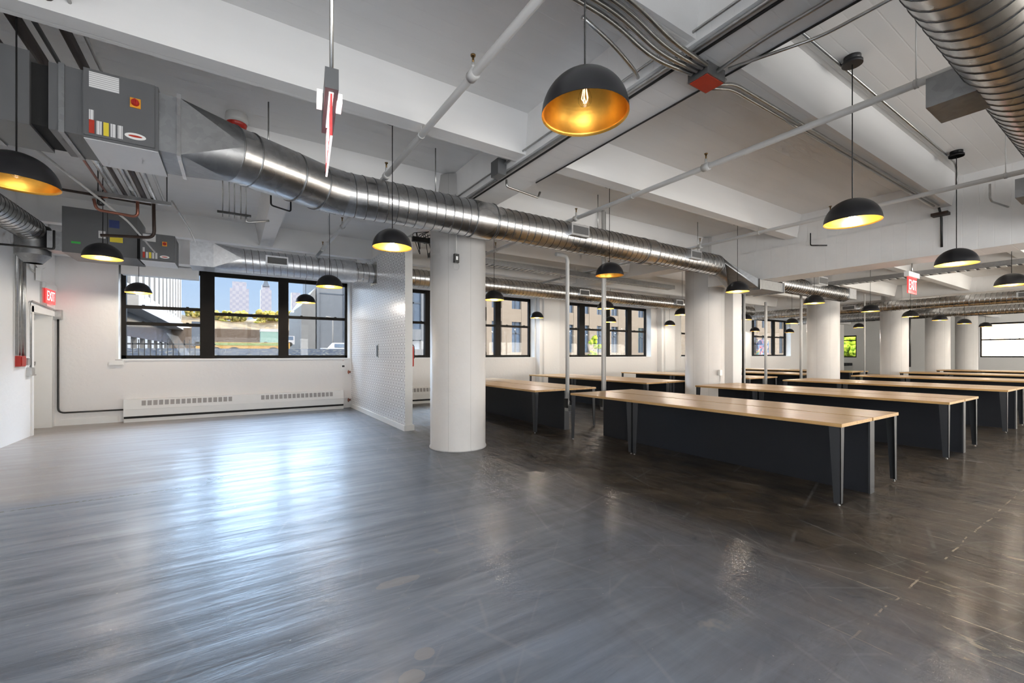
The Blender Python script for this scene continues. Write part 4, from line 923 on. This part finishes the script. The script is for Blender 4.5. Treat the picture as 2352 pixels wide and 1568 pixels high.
t=thing('box_truck','white and teal box truck in the middle window light','truck',(1.9,40,2.05)); t.scale=(.5,.5,.5); MB().box(0,3.4,0,2.4,.4,2.6).build('cargo_box',flat('ext_teal',(.25,.38,.34)),t); MB().box(-.05,3.45,-.03,2.4,2.3,2.75).build('roof_cap',flat('ext_pale',(.5,.5,.5)),t); MB().box(3.5,4.9,0,2.3,.3,1.7).build('cab',flat('ext_pale2',(.5,.5,.52)),t); MB().box(3.9,4.7,-.02,0,1.0,1.6).build('cab_window',EX['glass'],t)
for x in (.7,4.2): MB().tube([(x,-.05,.3),(x,.3,.3)],.38,16).build('wheel',M['blk'],t)
t=thing('parked_car','white parked car at the lower right of the large window view','car',(5.0,31,1.2)); t.scale=(.62,.62,.8); c=MB(); c.hexa([(0,0,.25),(3.8,0,.25),(3.8,1.6,.25),(0,1.6,.25)],[(0.1,0,.75),(3.7,0,.75),(3.7,1.6,.75),(.1,1.6,.75)]); c.hexa([(.8,.1,.75),(3.1,.1,.75),(3.1,1.5,.75),(.8,1.5,.75)],[(1.3,.2,1.2),(2.7,.2,1.2),(2.7,1.4,1.2),(1.3,1.4,1.2)]); c.build('body',flat('ext_carwhite',(.5,.52,.55)),t); MB().box(1.3,2.7,.04,.1,.8,1.1).build('window',EX['glass'],t)
for x in (.8,3.0): MB().tube([(x,-.03,.28),(x,.2,.28)],.3,14).build('wheel',M['blk'],t)
# hill
m=MB(); nx,ny=30,6; V=[];F=[]
for j in range(ny):
    for i in range(nx):
        x=-40+i*4; y=62+j*7; z=[.6,2.6,4.6,6.2,7.6,8.0][j]+.5*math.sin(i*1.3+j); V.append((x,y,z))
for j in range(ny-1):
    for i in range(nx-1): F.append((j*nx+i,j*nx+i+1,(j+1)*nx+i+1,(j+1)*nx+i))
m.add(V,F,0,True); struct(m.build('hill_outside',EX['hill']),'dry brown hillside outside the large window','hill')
tag(MB().box(-9,22,66,66.4,2.0,4.6).build('retaining_wall',flat('ext_brown_wall',(.16,.12,.09))),'brown retaining wall across the hillside','wall')
def blob(c,s,n,seed,fq=.475):
    r=random.Random(seed); m=MB()
    for k in range(n):
        p=Vector(c)+Vector((r.uniform(-1,1)*s[0],r.uniform(-1,1)*s[1],r.uniform(-1,1)*s[2])); q=r.uniform(.7,1.25)*fq*min(s)
        pr2=[(q*math.sin(PI*i/6)*r.uniform(.85,1.1)+.001,-q*math.cos(PI*i/6)) for i in range(7)]
        m.lathe(pr2,c=p,n=8,sm=False)
    return m
for k,(x,y,z,s_,l_) in enumerate(((-10,88,10.2,(2.6,1.5,2.2),'green and yellow tree at the right edge of the white building'),(-2.2,90,7.6,(4.2,2,1.2),'yellow tree below the blocky tower'),(7.6,90,7.6,(4.2,2,1.4),'yellow tree row piece between the two towers'),(17,90,8.0,(4.2,2,1.4),'yellow tree below the spired tower'),(26,90,7.2,(4.2,2,1.2),'yellow tree left of the grey building'))):
    t=thing('autumn_tree',l_,'tree',(x,y,0),'autumn trees on the hillside'); b=blob((0,0,z),s_,150,k,.32); b.build('foliage',EX['tree'],t); MB().tube([(0,0,5),(0,0,z)],.3,6).build('trunk',M['rust'],t)
# far towers
def tower(x,y,w,d_,h,label,spire=0,steps=()):
    t=thing('skyscraper',label,'building',(x,y,0)); MB().box(-w/2,w/2,0,d_,0,h).build('shaft',EX['tower'],t)
    for (a,b,c) in steps: MB().box(-w*a/2,w*a/2,d_*.1,d_*.9,b,c).build('upper_block',EX['tower'],t)
    if spire: MB().add([(-w*.3,0,spire[0]),(w*.3,0,spire[0]),(w*.3,d_,spire[0]),(-w*.3,d_,spire[0]),(0,d_/2,spire[1])],[(0,1,4),(1,2,4),(2,3,4),(3,0,4)]).build('spire',EX['slate'],t)
    return t
m,nt,p=newmat('ext_tower'); L=nt.links.new
g=N(nt,'ShaderNodeNewGeometry'); br=N(nt,'ShaderNodeTexChecker'); br.inputs['Scale'].default_value=.6; L(g.outputs['Position'],br.inputs[0]); br.inputs[1].default_value=(.33,.33,.38,1); br.inputs[2].default_value=(.27,.28,.35,1); L(br.outputs[0],p.inputs['Base Color']); p.inputs['Roughness'].default_value=.7; EX['tower']=m  # distance haze is put into the grey-purple tower colour
def atY(px,py,Y):
    th=math.radians(32.9); F=(math.sin(th),math.cos(th)); R=(math.cos(th),-math.sin(th)); u=(px-1176)/993
    d=(F[0]+u*R[0],F[1]+u*R[1]); t=Y/d[1]; return d[0]*t,H+(813.3-py)/993*t
x,zt=atY(550,662,300); tower(x,300,9.5,9,zt,'blocky brown stone skyscraper on the skyline',steps=((.75,zt,zt+4),(1.25,0,zt*.55)))
x,zt=atY(611,665,300); tower(x,300,5.8,6,zt,'slim skyscraper with a pointed spire on the skyline',spire=(zt+2,zt+9),steps=((.7,zt,zt+3),))
x,zt=atY(680,672,300); tower(x,300,5,5,zt,'glassy blue skyscraper beside the grey building')
# grey building right + pale one
facade('grey_building','blank grey building filling the right light of the large window',6.95,17,46,.7,12,2,1,EX['grey'],EX['grey'],.9,.9,depth=10)
t=tag(MB().hexa([(5.7,47,.7),(6.85,46,.7),(6.85,58,.7),(5.7,58,.7)],[(5.7,47,6.2),(6.85,46,7.9),(6.85,58,7.9),(5.7,58,6.2)]).build('pale_building',EX['white']),'pale wedge shaped building left of the blank grey one','building')
t=thing('street_lamp','slender lamp post before the grey building','street lamp',(6.6,36,1.2)); MB().tube([(0,0,0),(0,0,3.0)],.05,6).build('post',EX['white'],t); MB().tube([(0,0,3.0),(-.5,0,3.1)],.06,6).build('head',EX['white'],t)
# beige facades
facade('apartment_building','blue glazed building seen through the gap left of the nearest column',9.7,15.2,29,-1.0,14,3,4,EX['grey'],EX['glass'],.6,.8,depth=8)
facade('apartment_building','beige concrete building with window grid behind the second and third windows',15.3,36,27,-2.2,14,12,5,EX['beige'],EX['glass'],.5,.70,depth=8)
facade('apartment_building','beige concrete building with window grid behind the mural window',36.4,76,29,-2.2,14,18,5,EX['beige'],EX['glass'],.5,.7,depth=8)
# mural
m,nt,p=newmat('mural_paint'); L=nt.links.new
g=N(nt,'ShaderNodeNewGeometry'); v=N(nt,'ShaderNodeTexNoise'); v.inputs['Scale'].default_value=.55; v.inputs['Detail'].default_value=2; v.inputs['Distortion'].default_value=2; L(g.outputs['Position'],v.inputs[0])
r=N(nt,'ShaderNodeValToRGB'); cr=r.color_ramp; cr.interpolation='CONSTANT'
cols=[(.42,(.10,.25,.45)),(.48,(.45,.08,.12)),(.52,(.5,.5,.5)),(.56,(.5,.38,.05)),(.6,(.08,.3,.35)),(.66,(.45,.15,.25))]
cr.elements[0].color=(.04,.06,.15,1); cr.elements[1].position=cols[0][0]; cr.elements[1].color=(*cols[0][1],1)
for a,c in cols[1:]: e=cr.elements.new(a); e.color=(*c,1)
L(v.outputs[0],r.inputs[0]); L(r.outputs[0],p.inputs['Base Color'])
xa,za=atY(1738,822,28.8); xb,zb=atY(1762,780,28.8)
tag(MB().box(xa,xb,28.6,28.85,.75,zb).build('street_mural',m),'bright multicoloured mural panel outside the fifth window','mural')
t=thing('green_tree','sunlit yellow green tree outside the little end window','tree',(46,16.5,0)); blob((0,0,2.2),(2.2,2.6,2.4),60,9).build('foliage',EX['green'],t); MB().tube([(0,0,0),(0,0,2)],.2,6).build('trunk',M['rust'],t)
t=thing('green_tree','small green shrub at the foot of the beige building, third window','tree',(24.3,25.6,0)); blob((0,0,1.6),(.5,.4,1.3),30,4).build('foliage',EX['green'],t); MB().tube([(0,0,0),(0,0,1.4)],.08,6).build('trunk',M['rust'],t)
facade('warm_building','sunlit tan building outside the right end windows',52,90,-12,-2,16,7,4,flat('ext_sunlit_tan',(.45,.33,.24)),EX['glass'],.5,.6,face='-y',depth=3)
# ------------------------------------------------------------ world and lights
w=bpy.data.worlds.new('sky'); S.world=w; w.use_nodes=True; nt=w.node_tree; L=nt.links.new
bg=nt.nodes['Background']; tc=N(nt,'ShaderNodeTexCoord'); sp=N(nt,'ShaderNodeSeparateXYZ'); L(tc.outputs['Generated'],sp.inputs[0])
r=N(nt,'ShaderNodeValToRGB'); cr=r.color_ramp
cr.elements[0].position=0; cr.elements[0].color=(.62,.76,.92,1); cr.elements[1].position=.2; cr.elements[1].color=(.40,.60,.90,1)
e=cr.elements.new(.45); e.color=(.9,1.0,1.15,1); e=cr.elements.new(1); e.color=(1.3,1.35,1.4,1)
L(sp.outputs[2],r.inputs[0])
mr=N(nt,'ShaderNodeMapRange'); mr.inputs[1].default_value=.25; mr.inputs[2].default_value=.6; mr.inputs[3].default_value=1; mr.inputs[4].default_value=3.2; L(sp.outputs[2],mr.inputs[0])
# southern sky is hazy and bright
ms=N(nt,'ShaderNodeMapRange'); ms.inputs[1].default_value=.0; ms.inputs[2].default_value=-.6; ms.inputs[3].default_value=0; ms.inputs[4].default_value=1; L(sp.outputs[1],ms.inputs[0])
me_=N(nt,'ShaderNodeMapRange'); me_.inputs[1].default_value=.80; me_.inputs[2].default_value=.97; me_.inputs[3].default_value=0; me_.inputs[4].default_value=1; L(sp.outputs[0],me_.inputs[0])
m1=N(nt,'ShaderNodeMix',data_type='RGBA'); m1.inputs[7].default_value=(1.5,1.5,1.5,1); L(r.outputs[0],m1.inputs[6]); L(ms.outputs[0],m1.inputs[0])
m2=N(nt,'ShaderNodeMix',data_type='RGBA'); m2.inputs[7].default_value=(3.6,2.9,2.1,1); L(m1.outputs[2],m2.inputs[6]); L(me_.outputs[0],m2.inputs[0])
mul=N(nt,'ShaderNodeVectorMath',operation='SCALE'); L(m2.outputs[2],mul.inputs[0]); L(mr.outputs[0],mul.inputs['Scale'])
L(mul.outputs[0],bg.inputs[0]); bg.inputs[1].default_value=1.0
def sun(name,dirv,energy,ang,col):
    l=bpy.data.lights.new(name,'SUN'); l.energy=energy; l.angle=math.radians(ang); l.color=col
    o=bpy.data.objects.new(name,l); COL.objects.link(o); o.rotation_euler=Vector(dirv).to_track_quat('-Z','Y').to_euler(); o.location=(0,0,20)
def fill_light(name,loc,rot,sx,sz,en,col):
    l=bpy.data.lights.new(name,'AREA'); l.shape='RECTANGLE'; l.size=sx; l.size_y=sz; l.energy=en; l.color=col
    o=bpy.data.objects.new(name,l); COL.objects.link(o); o.location=loc; o.rotation_euler=rot
UP=math.radians(28)
for k,(a,b) in enumerate(SW): fill_light('south_fill_light',((a+b)/2,YS+.9,1.3),(PI/2+UP,0,0),b-a,2.4,(115,290,410,440,460,430)[k],((.96,.985,1),(1,.99,.97),(1,.95,.87),(1,.93,.82),(1,.93,.82),(1,.93,.82))[k])  # area lights added inside the unseen south windows to fill the room
fill_light('west_fill_light',(XL+.9,-3.6,1.3),(PI/2+UP,0,-PI/2),5.2,2.4,235,(.96,.985,1))  # added fill by the unseen west window, evening out the ceiling
sun('sun',(-.35,.75,-.55),1.2,1.0,(1,.93,.82))
sun('north_east_sky_fill',(-.62,-.72,-.32),9.0,50,(.80,.88,1.0))  # wide sun lamp added to brighten the west wall like sky light
sun('north_sky_fill',(.06,-.90,-.42),22.0,84,(.50,.72,1.0))  # wide sun lamp added for blue floor sheen, standing in for sky
# ------------------------------------------------------------ camera
cam=bpy.data.cameras.new('camera'); co=bpy.data.objects.new('camera',cam); COL.objects.link(co); S.camera=co
cam.sensor_width=36; cam.sensor_fit='HORIZONTAL'; cam.lens=993/2352*36; cam.shift_x=0; cam.shift_y=(813.3-784)/2352
co.location=(0,0,H); co.rotation_euler=(PI/2,0,-math.radians(32.9)); cam.clip_end=2000; cam.clip_start=.05
S.view_settings.view_transform='Standard'; S.view_settings.look='None'; S.view_settings.gamma=1; S.view_settings.exposure=0.09
S.view_settings.use_curve_mapping=False
S.cycles.use_denoising=True; S.cycles.use_adaptive_sampling=True; S.cycles.adaptive_threshold=.10; S.cycles.adaptive_min_samples=10; S.cycles.max_bounces=5; S.cycles.diffuse_bounces=4; S.cycles.glossy_bounces=3; S.cycles.transparent_max_bounces=6; S.cycles.sample_clamp_indirect=6; S.cycles.caustics_reflective=True; S.cycles.caustics_refractive=False
